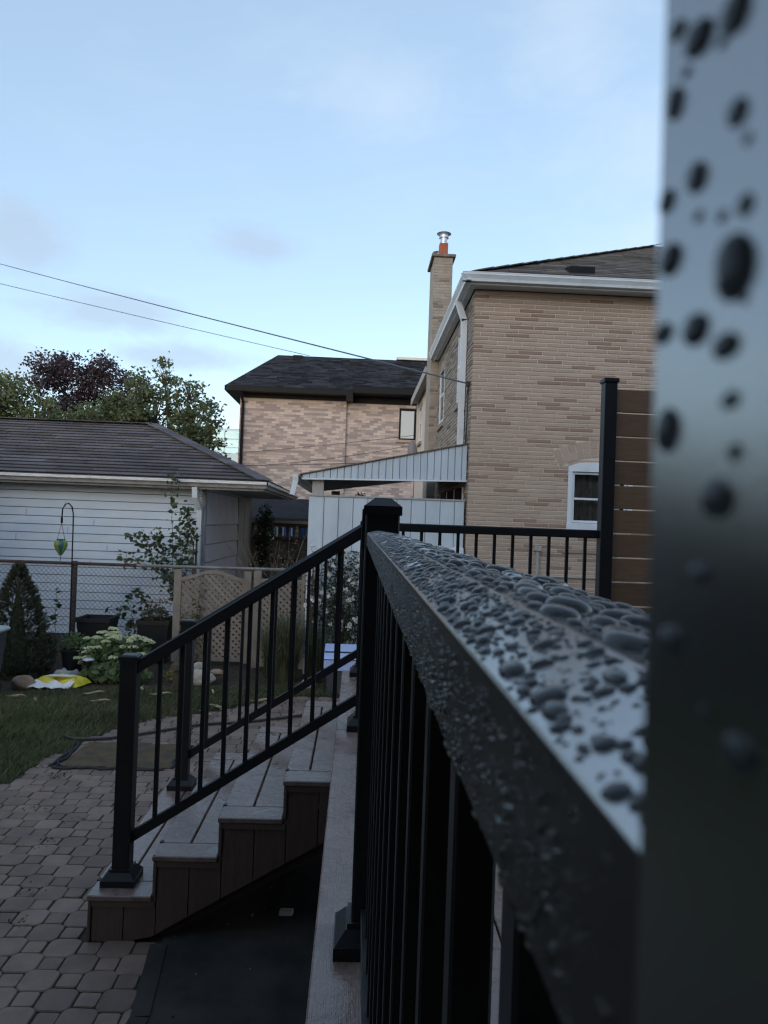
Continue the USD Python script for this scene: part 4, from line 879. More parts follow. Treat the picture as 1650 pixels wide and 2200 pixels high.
for z0_, z1_ in ((0.0, 0.30), (0.30, 0.60), (0.60, 0.88), (0.88, 1.16), (1.16, 1.44), (1.44, 1.74), (1.74, 2.26)):
    obj('door_board', MB().prism([(GX - 0.021, z0_ + 0.008), (GX + 0.012, z0_ + 0.008), (GX + 0.012, z0_ + 0.02), (GX - 0.004, z1_ - 0.012), (GX - 0.021, z1_ - 0.006)], 'y', GY + 0.09, 14.45, rng.uniform(0, 1)) if False else
        MB().hull([(x_, y_, z_) for y_ in (GY + 0.09, 14.45) for x_, z_ in ((GX - 0.021, z0_ + 0.008), (GX + 0.016, z0_ + 0.008), (GX + 0.016, z0_ + 0.024), (GX - 0.006, z1_ - 0.012), (GX - 0.021, z1_ - 0.006))], rng.uniform(0, 1)), 'door_board', side)
obj('trim_board', MB().cbox(GX - 0.02, GX + 0.02, 14.47, 15.15, 0.0, 2.30, 0.006), 'trim_grey', side)
obj('trim_board', MB().cbox(GX - 0.02, GX + 0.026, 15.17, 16.2, 0.0, 2.30, 0.006), 'trim_grey', side)
obj('top_trim', MB().box(GX - 0.02, GX + 0.022, GY + 0.06, 14.46, 2.262, 2.31), 'trim_grey', side)
gx1, gy0, gy1, gez = -1.385, 11.02, 16.6, 2.415
rA, rB = (-3.70, 13.36, 3.455), (-9.2, 13.36, 3.455)
rt = MB()
slab(rt, [(-9.5, gy0, gez), (gx1, gy0, gez), rA, (-9.5, 13.36, 3.455)])
slab(rt, [(gx1, gy0, gez), (gx1, gy1, gez), rA])
slab(rt, [(gx1, gy1, gez), (-9.5, gy1, gez), (-9.5, 13.36, 3.455), rA])
roof = obj('roof', rt, 'shingle_grey', gar)
shingle_rows((-9.5, gy0, gez), (gx1, gy0, gez), rA, (-9.5, 13.36, 3.455), 18, 0.62, 0.010, 'shingle_grey', roof, 300, lenj=0.2, lift=0.022)
shingle_rows((gx1, gy0, gez), (gx1, gy1, gez), rA, rA, 18, 0.9, 0.010, 'shingle_grey', roof, 0, plural='side_shingles', lift=0.02)
p, q = np.array((gx1, gy0, gez)), np.array(rA)
for k in range(17): obj('hip_shingle', MB().bar(p + (q - p) * (k / 17) + [0, 0, 0.022], p + (q - p) * ((k + 1.12) / 17) + [0, 0, 0.034], 0.27, 0.012, tone=rng.uniform(0, 1)), 'shingle_grey', roof)
for k in range(18): obj('ridge_shingle', MB().bar(np.array(rA) + [-0.3 * k, 0, 0.02], np.array(rA) + [-0.3 * k - 0.33, 0, 0.026], 0.24, 0.012, tone=rng.uniform(0, 1)), 'shingle_grey', roof)
obj('fascia', MB().box(-9.5, gx1 - 0.012, gy0 + 0.03, gy0 + 0.05, 2.27, 2.40).box(gx1 - 0.06, gx1 - 0.04, gy0 + 0.051, gy1, 2.28, 2.40), 'shaded_gutter_face', gar)
obj('soffit', MB().box(-9.5, gx1 - 0.061, gy0 + 0.0505, GY - 0.013, 2.305, 2.312).box(GX + 0.027, gx1 - 0.061, GY - 0.0125, gy1 - 0.1, 2.305, 2.312), 'soffit', gar)
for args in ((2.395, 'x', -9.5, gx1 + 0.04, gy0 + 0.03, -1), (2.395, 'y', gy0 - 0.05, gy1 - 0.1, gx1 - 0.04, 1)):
    g_ = obj('gutter', gutter(*args), 'shaded_gutter_face', gar)  # gutter body in the darkened tone that stands for shade
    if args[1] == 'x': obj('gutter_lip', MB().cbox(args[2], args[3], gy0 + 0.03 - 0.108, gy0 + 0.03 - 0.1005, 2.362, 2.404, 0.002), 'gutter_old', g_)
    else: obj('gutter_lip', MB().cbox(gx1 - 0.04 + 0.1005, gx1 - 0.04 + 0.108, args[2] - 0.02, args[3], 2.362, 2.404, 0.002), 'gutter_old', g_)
obj('downspout', MB().bar((-2.40, 11.02, 2.30), (-2.40, 11.06, 2.15), 0.085, 0.075, (1, 0, 0)).bar((-2.40, 11.05, 2.17), (-2.385, 11.34, 1.98), 0.085, 0.075, (1, 0, 0)).bar((-2.385, 11.335, 2.0), (-2.385, 11.335, 0.1), 0.085, 0.075, (1, 0, 0)), 'white_trim', gar)

# ---- blended brick house at the back
bk = thing('brick_house', 'two storey house of mixed pink and grey brick under a dark hip roof', 'house', (-1, 26, 0))
BY, BX = 24.0, -3.90
BWIN = (1.235, 1.775, 4.585, 5.61)
x2 = -0.49
wl = MB().box(BX, x2, BY, BY + 0.2, -0.05, 5.78)
for a, b, c, d in ((x2, BWIN[0], -0.05, 5.78), (BWIN[1], 4.5, -0.05, 5.78), (BWIN[0], BWIN[1], -0.05, BWIN[2]), (BWIN[0], BWIN[1], BWIN[3], 5.78)): wl.box(a, b, BY + 0.12, BY + 0.3, c, d)
front = obj('front_wall', wl, 'mortar_blend', bk)
brick_wall(front, None, 'x', BX, x2, 1.4, 5.76, BY, 0.077, 0.257, 0.008, 'brick_blend', 0.008, -1, nsep=190, offs=(0, 0.5), lenj=0.0, order=lambda q: -q[1])
brick_wall(front, None, 'x', x2, 2.6, 1.4, 5.76, BY + 0.12, 0.077, 0.257, 0.008, 'brick_blend', 0.008, -1, holes=[BWIN], nsep=110, offs=(0, 0.5), order=lambda q: -q[1])
obj('side_wall', MB().box(BX, BX + 0.2, BY + 0.2, 33, -0.05, 5.78), 'brick_side', bk)
obj('corner_return', MB().box(x2 - 0.001, x2 + 0.004, BY + 0.001, BY + 0.119, -0.05, 5.77), 'brick_blend', bk)
wdo = obj('window', MB().box(BWIN[0], BWIN[0] + 0.055, BY + 0.08, BY + 0.2, BWIN[2], BWIN[3]).box(BWIN[1] - 0.055, BWIN[1], BY + 0.08, BY + 0.2, BWIN[2], BWIN[3]).box(BWIN[0] + 0.055, BWIN[1] - 0.055, BY + 0.08, BY + 0.2, BWIN[2], BWIN[2] + 0.055).box(BWIN[0] + 0.055, BWIN[1] - 0.055, BY + 0.08, BY + 0.2, BWIN[3] - 0.07, BWIN[3]), 'black_trim', bk)
v = np.array([(BWIN[0] + 0.055, BY + 0.13, BWIN[2] + 0.055), (BWIN[1] - 0.055, BY + 0.13, BWIN[2] + 0.055), (BWIN[1] - 0.055, BY + 0.13, BWIN[3] - 0.07), (BWIN[0] + 0.055, BY + 0.13, BWIN[3] - 0.07)])
obj('pane', MB().box(BWIN[0] + 0.055, BWIN[1] - 0.055, BY + 0.13, BY + 0.137, BWIN[2] + 0.055, BWIN[3] - 0.07), 'glass_mirror', wdo)
obj('window_sill', MB().box(BWIN[0] - 0.1, BWIN[1] + 0.08, BY + 0.03, BY + 0.13, BWIN[2] - 0.085, BWIN[2] - 0.001), 'brick_tan', bk)
bez, brz = 5.985, 7.13
ra, rb = (-3.07, 26.9, 7.785), (6.0, 26.9, 7.785)
slabm = MB()
eA, eB, eC = (-4.28, 23.45, 6.02), (5.5, 23.45, 6.02), (-4.28, 31.5, 6.02)
slab(slabm, [eA, eB, rb, ra]); slab(slabm, [eA, ra, (-3.07, 28.5, ra[2]), eC]); slab(slabm, [eC, (-3.07, 28.5, ra[2]), ra, rb, (5.5, 31.5, 6.02)])
roof = obj('roof', slabm, 'shingle_dark', bk)
shingle_rows(eA, eB, rb, ra, 25, 0.33, 0.010, 'shingle_dark', roof, 300, lenj=0.45)
slab_r = MB(); 
slab(slab_r, [(-0.28, 23.36, 6.13), (5.5, 23.36, 6.13), (5.5, 25.2, 6.965), (-0.28, 25.2, 6.965)], 0.05)
obj('roof_step', slab_r, 'shingle_dark', roof)
shingle_rows((-0.28, 23.36, 6.135), (5.5, 23.36, 6.135), (5.5, 25.2, 6.97), (-0.28, 25.2, 6.97), 13, 0.33, 0.010, 'shingle_dark', roof, 0, lenj=0.45, plural='step_shingles')
obj('eave', MB().box(-4.30, -0.29, 23.42, 23.45, 5.86, 6.015).box(-4.31, -4.28, 23.42, 31.5, 5.86, 6.015).box(-4.28, -0.29, 23.4501, 23.999, 5.86, 5.88).box(-4.28, BX - 0.001, 23.999, 31, 5.86, 5.88).box(-0.285, 5.5, 23.33, 23.36, 5.93, 6.13).box(-0.285, 5.5, 23.3601, 24.11, 5.925, 5.945).box(-0.5, -0.28, 23.4, 23.99, 5.70, 5.8605).box(BX, x2, 23.97, 23.999, 5.74, 5.86).box(x2, 4.5, 24.08, 24.119, 5.72, 5.925), 'black_trim', bk)
obj('downspout', MB().tube([(-3.78, 23.52, 5.87), (-3.80, 23.62, 5.74), (-3.80, 23.92, 5.60), (-3.80, 23.93, 0.5)], 0.045, 8), 'black_trim', bk)
for x_, y_, z_ in ((-2.34, 26.5, 7.60), (-0.30, 26.0, 7.35), (1.55, 26.0, 7.35), (1.54, 24.9, 6.86)):
    w_ = 0.16 if z_ > 6.7 else 0.09
    obj('roof_vent', MB().hull([(x_ - w_ + a * 2 * w_, y_ + b, z_ + c) for a in (0, 1) for b, c in ((0, -0.02), (0, 0.13), (0.35, 0.2), (0.35, 0.1))]), 'black_trim', roof)
obj('ridge_vent', MB().box(1.2, 2.6, 26.75, 27.05, 7.79, 7.88), 'gutter_old', roof)

# ---- low dark roof and picket fence between the houses
sh = thing('shed', 'low shed with a dark roof behind the wooden fence', 'shed', (-1.6, 18.5, 0))
obj('wall', MB().box(-3.6, 0.2, 17.9, 20.5, 0, 1.95), 'old_wood', sh)
rr = MB(); slab(rr, [(-3.8, 17.55, 1.885), (0.3, 17.55, 1.90), (0.3, 19.4, 2.42), (-3.8, 19.4, 2.40)], 0.05)
obj('roof', rr, 'shingle_dark', sh)
obj('fascia', MB().box(-3.8, 0.3, 17.52, 17.545, 1.80, 1.885), 'dark_wood', sh)
wf_ = thing('wooden_fence', 'weathered wooden fence with a row of cut-out openings along its top', 'fence', (-1.4, 17, 0))
for x_ in np.arange(-2.75, 0.2, 0.145):
    obj('fence_board', MB().cbox(x_, x_ + 0.139, 17.0, 17.02, 0.0, 1.43 + rng.normal(0, 0.006), 0.003, rng.uniform(0, 1)), 'old_wood', wf_)
obj('fence_rail', MB().box(-2.75, 0.2, 16.955, 16.999, 1.40, 1.46).box(-2.75, 0.2, 16.955, 16.999, 0.9, 0.98), 'dark_wood', wf_)
obj('top_beam', MB().box(-2.75, 0.2, 16.94, 17.04, 1.78, 1.84), 'lattice', wf_)
obj('under_beam', MB().box(-2.75, 0.2, 16.96, 17.03, 1.73, 1.779), 'dark_wood', wf_)
for i, x_ in enumerate((-2.30, -2.14, -1.37, -1.09, -0.9)):
    obj('spindle', MB().lathe([(0.03, 1.461), (0.042, 1.5), (0.03, 1.54), (0.045, 1.6), (0.03, 1.66), (0.042, 1.70), (0.03, 1.729)], (x_, 17.0, 0), 8), 'lattice' if i < 3 else 'dark_wood', wf_)
for i, (x_, m_) in enumerate(((-2.00, 'white_paint'), (-1.84, 'white_paint'), (-1.66, 'blue_paint'), (-1.50, 'blue_paint'), (-1.24, 'navy_paint'), (-1.14, 'navy_paint'))):
    mb = MB().cbox(x_ - 0.045, x_ + 0.045, 16.985, 17.015, 1.475, 1.70, 0.012)
    q = obj('spindle', mb, m_, wf_)
    if i in (1, 2, 3):
        mm = 'blue_paint' if i == 1 else 'white_paint'
        obj('painted_edge', MB().box(x_ + (0.0 if i == 3 else -0.03), x_ + (0.03 if i == 3 else 0.0), 16.978, 16.984, 1.50, 1.68), mm, q)

# ---- far glass tower
tw = thing('glass_tower', 'distant pale green glass tower beside the brick house', 'tower', (-17, 92, 0))
obj('body', MB().box(-18.2, -12.5, 90.3, 100, 0, 12.6), 'far_concrete', tw)
for i in range(3):
    for j in range(7):
        obj('glass_panel', MB().box(-18.1 + i * 1.85, -16.4 + i * 1.85, 90.2, 90.29, 5.2 + j * 1.03, 6.12 + j * 1.03, 0.5), 'far_glass', tw)
obj('lower_roof', MB().box(-20, -12, 85, 90, 0, 9.2), 'far_concrete', tw)

# ---- the house whose deck this is, behind the viewer
own = thing('home', 'house that the deck is built onto', 'house', (1.5, -4, 0))
obj('wall', MB().box(-4.5, 7.5, -8.5, -0.75, -0.05, 5.6), 'dark_wood', own)
rr = MB(); slab(rr, [(-4.9, -9, 5.6), (7.9, -9, 5.6), (6, -4.6, 7.4), (-3, -4.6, 7.4)]); slab(rr, [(-4.9, -0.4, 5.6), (7.9, -0.4, 5.6), (6, -4.6, 7.4), (-3, -4.6, 7.4)])
obj('roof', rr, 'shingle_dark', own)

# ================================================================== GARDEN
rng = np.random.default_rng(17)
# ---- chain link fence
cf = thing('chain_link_fence', 'galvanised chain link fence in front of the garage', 'fence', (-3, 10, 0))
FT = 1.187
obj('top_pipe', MB().tube([(-7.5, 10, FT), (-2.9, 10, FT)], 0.021, 8), 'rust_post', cf, label='dark rusty stretch of the top pipe')
obj('top_pipe', MB().tube([(-2.9, 10, FT), (0.2, 10, FT + 0.012)], 0.021, 8), 'fence_pipe', cf)
for x_ in (-6.6, -3.72, -0.85): obj('fence_post', MB().tube([(x_, 10.03, -0.05), (x_, 10.03, FT + 0.03)], 0.032, 8), 'rust_post', cf)
wm = MB(); s_ = 0.062; nz = int(1.12 / s_) * 2
for i in range(int(7.3 / (s_ * 1.0))):
    x0_ = -7.4 + i * s_
    q = [(x0_ + (s_ * 0.5 if k % 2 else 0) + (0.002 if k % 2 else -0.002), 10.0 + (0.003 if (k + i) % 2 else -0.003), 0.06 + k * s_ / 2) for k in range(nz + 1)]
    wm.tube(q, 0.0034, 3, cap=False)
    q = [(x0_ + s_ - (s_ * 0.5 if k % 2 else 0), 10.0 - (0.003 if (k + i) % 2 else -0.003), 0.06 + k * s_ / 2) for k in range(nz + 1)]
    wm.tube(q, 0.0034, 3, cap=False)
obj('wire_mesh', wm, 'fence_wire', cf)

# ---- lattice panels
def lattice(name, label, x0, x1, y, z0, z1, lean, archh, dens=0.080):
    t_ = thing(name, label, 'lattice panel', ((x0 + x1) / 2, y, 0))
    yy = lambda z_: y + lean * (z_ - z0)
    for x_ in (x0, x1):
        obj('stile', MB().hull([(x_ + a, yy(z_) + b, z_) for a in (-0.045, 0.045) for b in (-0.02, 0.02) for z_ in (z0, z1 + 0.02)], rng.uniform(0, 1)), 'lattice', t_)
    top = lambda u: z1 - 0.10 + archh * math.sin(math.pi * u) ** 2
    rm = MB(); n = 14; xs_ = np.linspace(x0 + 0.0455, x1 - 0.0455, n + 1)
    for a, b in zip(xs_[:-1], xs_[1:]):
        za, zb = top((a - x0) / (x1 - x0)), top((b - x0) / (x1 - x0))
        rm.hull([(x_, yy(z_) + c, z_ + d) for x_, z_ in ((a, za), (b, zb)) for c in (-0.018, 0.018) for d in (-0.022, 0.022)])
    rm.box(x0 + 0.0455, x1 - 0.0455, yy(z0) - 0.018, yy(z0) + 0.018, z0 + 0.02, z0 + 0.07)
    obj('rail', rm, 'lattice', t_)
    sm_ = MB(); L = x1 - x0; Hh = z1 - z0
    k = -int(Hh / dens) - 2
    while k * dens < L + Hh:
        for sgn, off in ((1, 0.004), (-1, -0.004)):
            seg = []
            for u in np.linspace(0, 1, 60):
                z_ = z0 + 0.05 + u * (Hh + archh)
                x_ = x0 + (k * dens + (z_ - z0) * 1.0 if sgn > 0 else L - k * dens - (z_ - z0) * 1.0)
                if x0 + 0.03 < x_ < x1 - 0.03 and z_ < top((x_ - x0) / L) - 0.0: seg.append((x_, yy(z_) + off, z_))
            if len(seg) > 1: sm_.bar(seg[0], seg[-1], 0.007, 0.034, (0, 1, 0), rng.uniform(0, 1)) if False else sm_.bar(seg[0], seg[-1], 0.034, 0.007, (0, 1, 0), rng.uniform(0, 1))
        k += 1
    obj('lattice_slats', sm_, 'lattice', t_, kind='stuff')
    return t_
lattice('lattice_screen', 'beige lattice panel with an arched top leaning by the garage corner', -2.235, -1.36, 9.5, 0.03, 1.17, 0.0, 0.10)
lattice('lattice_screen', 'second beige lattice panel half hidden by the stair railing and grasses', -1.21, -0.62, 9.3, 0.02, 1.20, 0.0, 0.0)

# ---- plants
def leafy(name, label, cat, pts, base, leaf, size, stems, tone=None, aspect=0.6, extra=None, group=None, droop=0.0):
    t_ = thing(name, label, cat, base, group)
    if stems is not None: obj('stem', stems, 'stem', t_)
    mb = MB(); n = len(pts)
    tn = tone if tone is not None else np.clip(0.5 + 0.9 * (meshkit.noise(np.asarray(pts) * 5) - 0.5) + rng.normal(0, 0.15, n), 0, 1)
    mb.cards(pts, rng.uniform(size[0], size[1], n), rng, tn, aspect, droop)
    obj('foliage', mb, leaf, t_)
    return t_

# dwarf spruce
sp_apex, sp_r, sp_c = 1.25, 0.47, (-3.88, 8.75)
nt = 1500
zz = rng.uniform(0, 1, nt) ** 1.2; ang = rng.uniform(0, 2 * np.pi, nt)
prof = (1 - zz) ** 0.80 * (0.66 + 0.34 * np.minimum(1, zz / 0.14))
lump = 0.84 + 0.36 * meshkit.fbm(np.column_stack([np.cos(ang) * 3.0, np.sin(ang) * 3.0, zz * 8]), 3)
rr_ = sp_r * prof * lump * (1 - 0.28 * rng.uniform(0, 1, nt) ** 2) + 0.012
cen = np.column_stack([sp_c[0] + rr_ * np.cos(ang), sp_c[1] + rr_ * np.sin(ang), -0.01 + zz * sp_apex])
axis = np.column_stack([np.cos(ang), np.sin(ang), 0.75 + 0 * ang]) + rng.normal(0, 0.22, (nt, 3)); axis /= np.linalg.norm(axis, axis=1, keepdims=True)
t_ = thing('spruce', 'dense conical dwarf spruce at the left edge of the flower bed', 'spruce', (*sp_c, 0))
obj('trunk', MB().tube([(*sp_c, -0.05), (*sp_c, 1.1)], [0.05, 0.01], 7), 'bark', t_)
per = 40; n = nt * per; w = np.repeat(np.arange(nt), per)
u = rng.uniform(-0.055, 0.035, n)[:, None]                       # along the shoot
base_ = cen[w] + axis[w] * u
side_ = rng.normal(size=(n, 3)); side_ -= axis[w] * np.einsum('ij,ij->i', side_, axis[w])[:, None]; side_ /= np.linalg.norm(side_, axis=1, keepdims=True)
out = side_ * 0.8 + axis[w] * 0.75; L = rng.uniform(0.016, 0.028, n)[:, None]; sd = np.cross(out, rng.normal(size=(n, 3))); sd /= np.linalg.norm(sd, axis=1, keepdims=True)
mb = MB()
v = np.stack([base_ - sd * 0.0035, base_ + sd * 0.0035, base_ + out * L], 1).reshape(-1, 3)
tip = np.clip(0.35 + u[:, 0] * 6 + rng.normal(0, 0.15, nt)[w] + rng.normal(0, 0.1, n), 0, 1)
mb.add(v, np.arange(3 * n).reshape(-1, 3), np.repeat(tip, 3))
obj('needles', mb, 'leaf_spruce', t_)
# inner body of the spruce keeps it dense
obj('inner_branches', MB().lathe([(0.12, 0.0), (0.13, 0.12), (0.10, 0.42), (0.06, 0.7), (0.02, 0.9), (0, 0.95)], (*sp_c, 0.0), 14), 'leaf_dark', t_, smooth=True)

# unseen hedge added out of frame, darkens the reflection in the end post
hd = thing('added_hedge', 'unseen dark hedge added left of the garden for the end post to reflect', 'hedge', (-6.9, 6.5, 0))
n = 26000
hp_ = np.column_stack([rng.uniform(-7.6, -6.3, n), rng.uniform(0.5, 11.0, n), rng.uniform(0, 2.75, n)])
hp_[:, 0] = np.where(rng.uniform(0, 1, n) < 0.6, -6.35 + 0.25 * (meshkit.noise(hp_ * [0, 1.6, 1.6]) - 0.5) - rng.uniform(0, 0.25, n), hp_[:, 0]); hp_[:, 2] *= 0.9 + 0.2 * meshkit.noise(hp_ * [0, 1.2, 0])
mb = MB(); mb.cards(hp_, rng.uniform(0.10, 0.18, n), rng, rng.uniform(0, 1, n), 0.5); obj('foliage', mb, 'hedge', hd)
obj('trunk', MB().tube([(-6.9, 1.5, 0), (-6.9, 1.5, 2.3)], 0.05, 6).tube([(-6.9, 5, 0), (-6.9, 5, 2.3)], 0.05, 6).tube([(-6.9, 9, 0), (-6.9, 9, 2.3)], 0.05, 6), 'bark', hd)

# trees behind the garage
def tree(label, trunk, crown, leaf, n, size, loose=1.0, hold=None, twigs=12):
    """crown: list of (x, y, z, rx, ry, rz) lobes"""
    t_ = thing('tree', label, 'tree', (trunk[0], trunk[1], 0))
    tb = MB(); top = np.array(crown[0][:3])
    tb.tube([(trunk[0], trunk[1], -0.05), (trunk[0] + 0.05, trunk[1], trunk[2] * 0.5), (trunk[0], trunk[1], trunk[2])], [trunk[3], trunk[3] * 0.8, trunk[3] * 0.6], 8)
    obj('trunk', tb, 'bark', t_)
    br = MB()
    for (x_, y_, z_, a, b, c) in crown:
        p0 = np.array([trunk[0], trunk[1], trunk[2] * 0.92]); p1 = np.array([x_, y_, z_])
        br.tube([p0, (p0 + p1) / 2 + [0, 0, 0.15], p1], [trunk[3] * 0.45, trunk[3] * 0.25, 0.02], 5, cap=False)
        for _ in range(twigs):
            d = rng.normal(size=3); d[2] = abs(d[2]) * 0.8; d /= np.linalg.norm(d)
            br.tube([p1 - [0, 0, 0.2 * c], p1 + d * [a, b, c] * 0.5, p1 + d * [a, b, c] * 1.0], [0.022, 0.012, 0.003], 4, cap=False)
    obj('limbs', br, 'bark', t_)
    vol = np.array([a * b * c for (_, _, _, a, b, c) in crown]) ** 0.67; cnt = (n * vol / vol.sum()).astype(int)
    mb = MB()
    for (x_, y_, z_, a, b, c), k in zip(crown, cnt):
        m_ = max(6, int(k / 42))                                # leaves hang in small sprays
        d = rng.normal(size=(m_, 3)); d /= np.linalg.norm(d, axis=1, keepdims=True)
        rad = rng.uniform(0.25, 1, m_) ** 0.45 * (0.78 + 0.45 * meshkit.noise(d * 2.2 + [x_, y_, z_]))
        cen = np.array([x_, y_, z_]) + d * rad[:, None] * [a, b, c]
        w = rng.integers(0, m_, k)
        sp = 0.17 * loose
        off = rng.normal(0, 1, (k, 3)) * [sp, sp, sp * 0.6]
        p = cen[w] + off
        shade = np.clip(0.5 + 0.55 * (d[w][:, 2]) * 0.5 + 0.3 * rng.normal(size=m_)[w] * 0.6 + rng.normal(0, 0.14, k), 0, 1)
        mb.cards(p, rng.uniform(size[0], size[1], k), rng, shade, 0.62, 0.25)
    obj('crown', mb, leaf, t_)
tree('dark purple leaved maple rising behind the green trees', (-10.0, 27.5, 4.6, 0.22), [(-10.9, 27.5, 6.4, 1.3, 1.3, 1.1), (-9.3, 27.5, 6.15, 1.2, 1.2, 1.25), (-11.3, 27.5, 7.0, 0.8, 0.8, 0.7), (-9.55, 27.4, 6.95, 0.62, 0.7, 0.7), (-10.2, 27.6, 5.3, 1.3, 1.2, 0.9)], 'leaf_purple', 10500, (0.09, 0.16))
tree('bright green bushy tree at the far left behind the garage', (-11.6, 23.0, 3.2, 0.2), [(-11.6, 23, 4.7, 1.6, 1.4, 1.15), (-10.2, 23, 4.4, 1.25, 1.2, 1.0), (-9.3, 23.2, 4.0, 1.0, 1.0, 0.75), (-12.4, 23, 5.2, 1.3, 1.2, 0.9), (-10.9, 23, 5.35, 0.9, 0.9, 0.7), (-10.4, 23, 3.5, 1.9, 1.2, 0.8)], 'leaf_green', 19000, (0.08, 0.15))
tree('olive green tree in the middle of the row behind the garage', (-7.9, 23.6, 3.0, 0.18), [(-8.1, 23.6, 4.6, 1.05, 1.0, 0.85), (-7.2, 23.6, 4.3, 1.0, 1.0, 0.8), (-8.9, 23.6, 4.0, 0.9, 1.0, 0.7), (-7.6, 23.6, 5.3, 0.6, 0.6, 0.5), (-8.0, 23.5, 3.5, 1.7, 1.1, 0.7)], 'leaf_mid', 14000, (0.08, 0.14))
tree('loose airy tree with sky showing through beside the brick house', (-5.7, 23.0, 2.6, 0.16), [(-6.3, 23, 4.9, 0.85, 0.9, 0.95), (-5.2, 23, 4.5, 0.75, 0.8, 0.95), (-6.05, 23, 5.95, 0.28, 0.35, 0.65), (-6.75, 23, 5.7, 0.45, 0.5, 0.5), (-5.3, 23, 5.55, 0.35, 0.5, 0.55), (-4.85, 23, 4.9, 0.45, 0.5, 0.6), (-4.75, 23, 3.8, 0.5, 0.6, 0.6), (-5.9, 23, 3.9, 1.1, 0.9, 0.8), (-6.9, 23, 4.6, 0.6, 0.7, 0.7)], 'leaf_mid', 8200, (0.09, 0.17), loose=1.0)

# climbing vine and white trellis by the downspout
tr = thing('trellis', 'small white trellis by the garage downspout', 'trellis', (-2.4, 10.9, 0))
for x_ in (-2.55, -2.50, -2.44, -2.39, -2.34): obj('slat', MB().box(x_, x_ + 0.015, 10.84, 10.852, 1.15, 1.66 + rng.uniform(0, 0.12)), 'white_trim', tr)
obj('slat', MB().bar((-2.56, 10.83, 1.42), (-2.33, 10.83, 1.53), 0.02, 0.026).bar((-2.56, 10.83, 1.62), (-2.33, 10.83, 1.73), 0.02, 0.026), 'white_trim', tr)
obj('stake', MB().box(-2.365, -2.31, 10.87, 10.92, 0, 1.62), 'old_wood', tr)
def vine(name, label, paths, leaf, size, per, cat='vine', spread=0.05, base=None):
    st_ = MB(); P = []
    for q in paths:
        q = np.asarray(q, float); t0 = np.linspace(0, 1, len(q)); tt = np.linspace(0, 1, 24)
        c = np.column_stack([np.interp(tt, t0, q[:, k]) for k in range(3)]) + rng.normal(0, 0.006, (24, 3))
        st_.tube(c, np.linspace(0.005, 0.002, 24), 4, cap=False)
        i = rng.integers(0, 24, per); P.append(c[i] + rng.normal(0, spread, (per, 3)) * [1, 0.7, 1])
    leafy(name, label, cat, np.vstack(P), base or tuple(paths[0][0]), leaf, size, st_, aspect=0.72, droop=0.3)
vine('climbing_vine', 'leafy vine climbing the garage corner past the gutter', [[(-2.55, 10.8, 0.0), (-2.62, 10.85, 0.8), (-2.66, 10.85, 1.6), (-2.70, 10.85, 2.1), (-2.69, 10.85, 2.45)], [(-2.6, 10.8, 0.9), (-2.9, 10.8, 1.25), (-3.1, 10.8, 1.50), (-3.25, 10.8, 1.55)], [(-2.62, 10.8, 0.9), (-3.0, 10.8, 1.15), (-3.4, 10.8, 1.25)],
     [(-2.55, 10.8, 1.0), (-2.45, 10.8, 1.5), (-2.52, 10.8, 1.95)], [(-2.45, 10.8, 0.9), (-2.38, 10.8, 1.5), (-2.42, 10.85, 1.9)], [(-2.6, 10.8, 0.7), (-2.75, 10.8, 1.3), (-2.9, 10.8, 1.6)], [(-2.5, 10.8, 0.4), (-2.55, 10.8, 1.0), (-2.6, 10.8, 1.55)]], 'leaf_vine', (0.05, 0.11), 110, spread=0.06)
vine('leafy_stems', 'dark leafy stems against the siding left of the tall planter', [[(-2.75, 9.75, 0.05), (-2.85, 9.75, 0.5), (-2.95, 9.75, 0.82)], [(-2.75, 9.75, 0.3), (-3.0, 9.75, 0.55), (-3.15, 9.75, 0.62)], [(-2.7, 9.75, 0.3), (-2.7, 9.75, 0.7), (-2.8, 9.75, 0.9)]], 'leaf_dark', (0.05, 0.10), 48, cat='plant', spread=0.04)
vine('tall_stalk', 'thin flowering stalk with a few leaves beside the fence post', [[(-3.68, 9.4, 0.0), (-3.70, 9.4, 0.5), (-3.70, 9.4, 0.92)], [(-3.86, 9.4, 0.0), (-3.88, 9.4, 0.4), (-3.95, 9.4, 0.95)]], 'leaf_dark', (0.05, 0.11), 26, cat='plant', spread=0.035)
vine('lattice_climber', 'brown green climber threaded through the left lattice panel', [[(-1.95, 9.42, 0.05), (-1.98, 9.42, 0.5), (-1.92, 9.42, 1.0)], [(-1.85, 9.42, 0.05), (-1.9, 9.42, 0.45), (-2.0, 9.42, 0.85)], [(-2.0, 9.42, 0.2), (-2.1, 9.42, 0.6)]], 'blade', (0.03, 0.07), 60, spread=0.05)

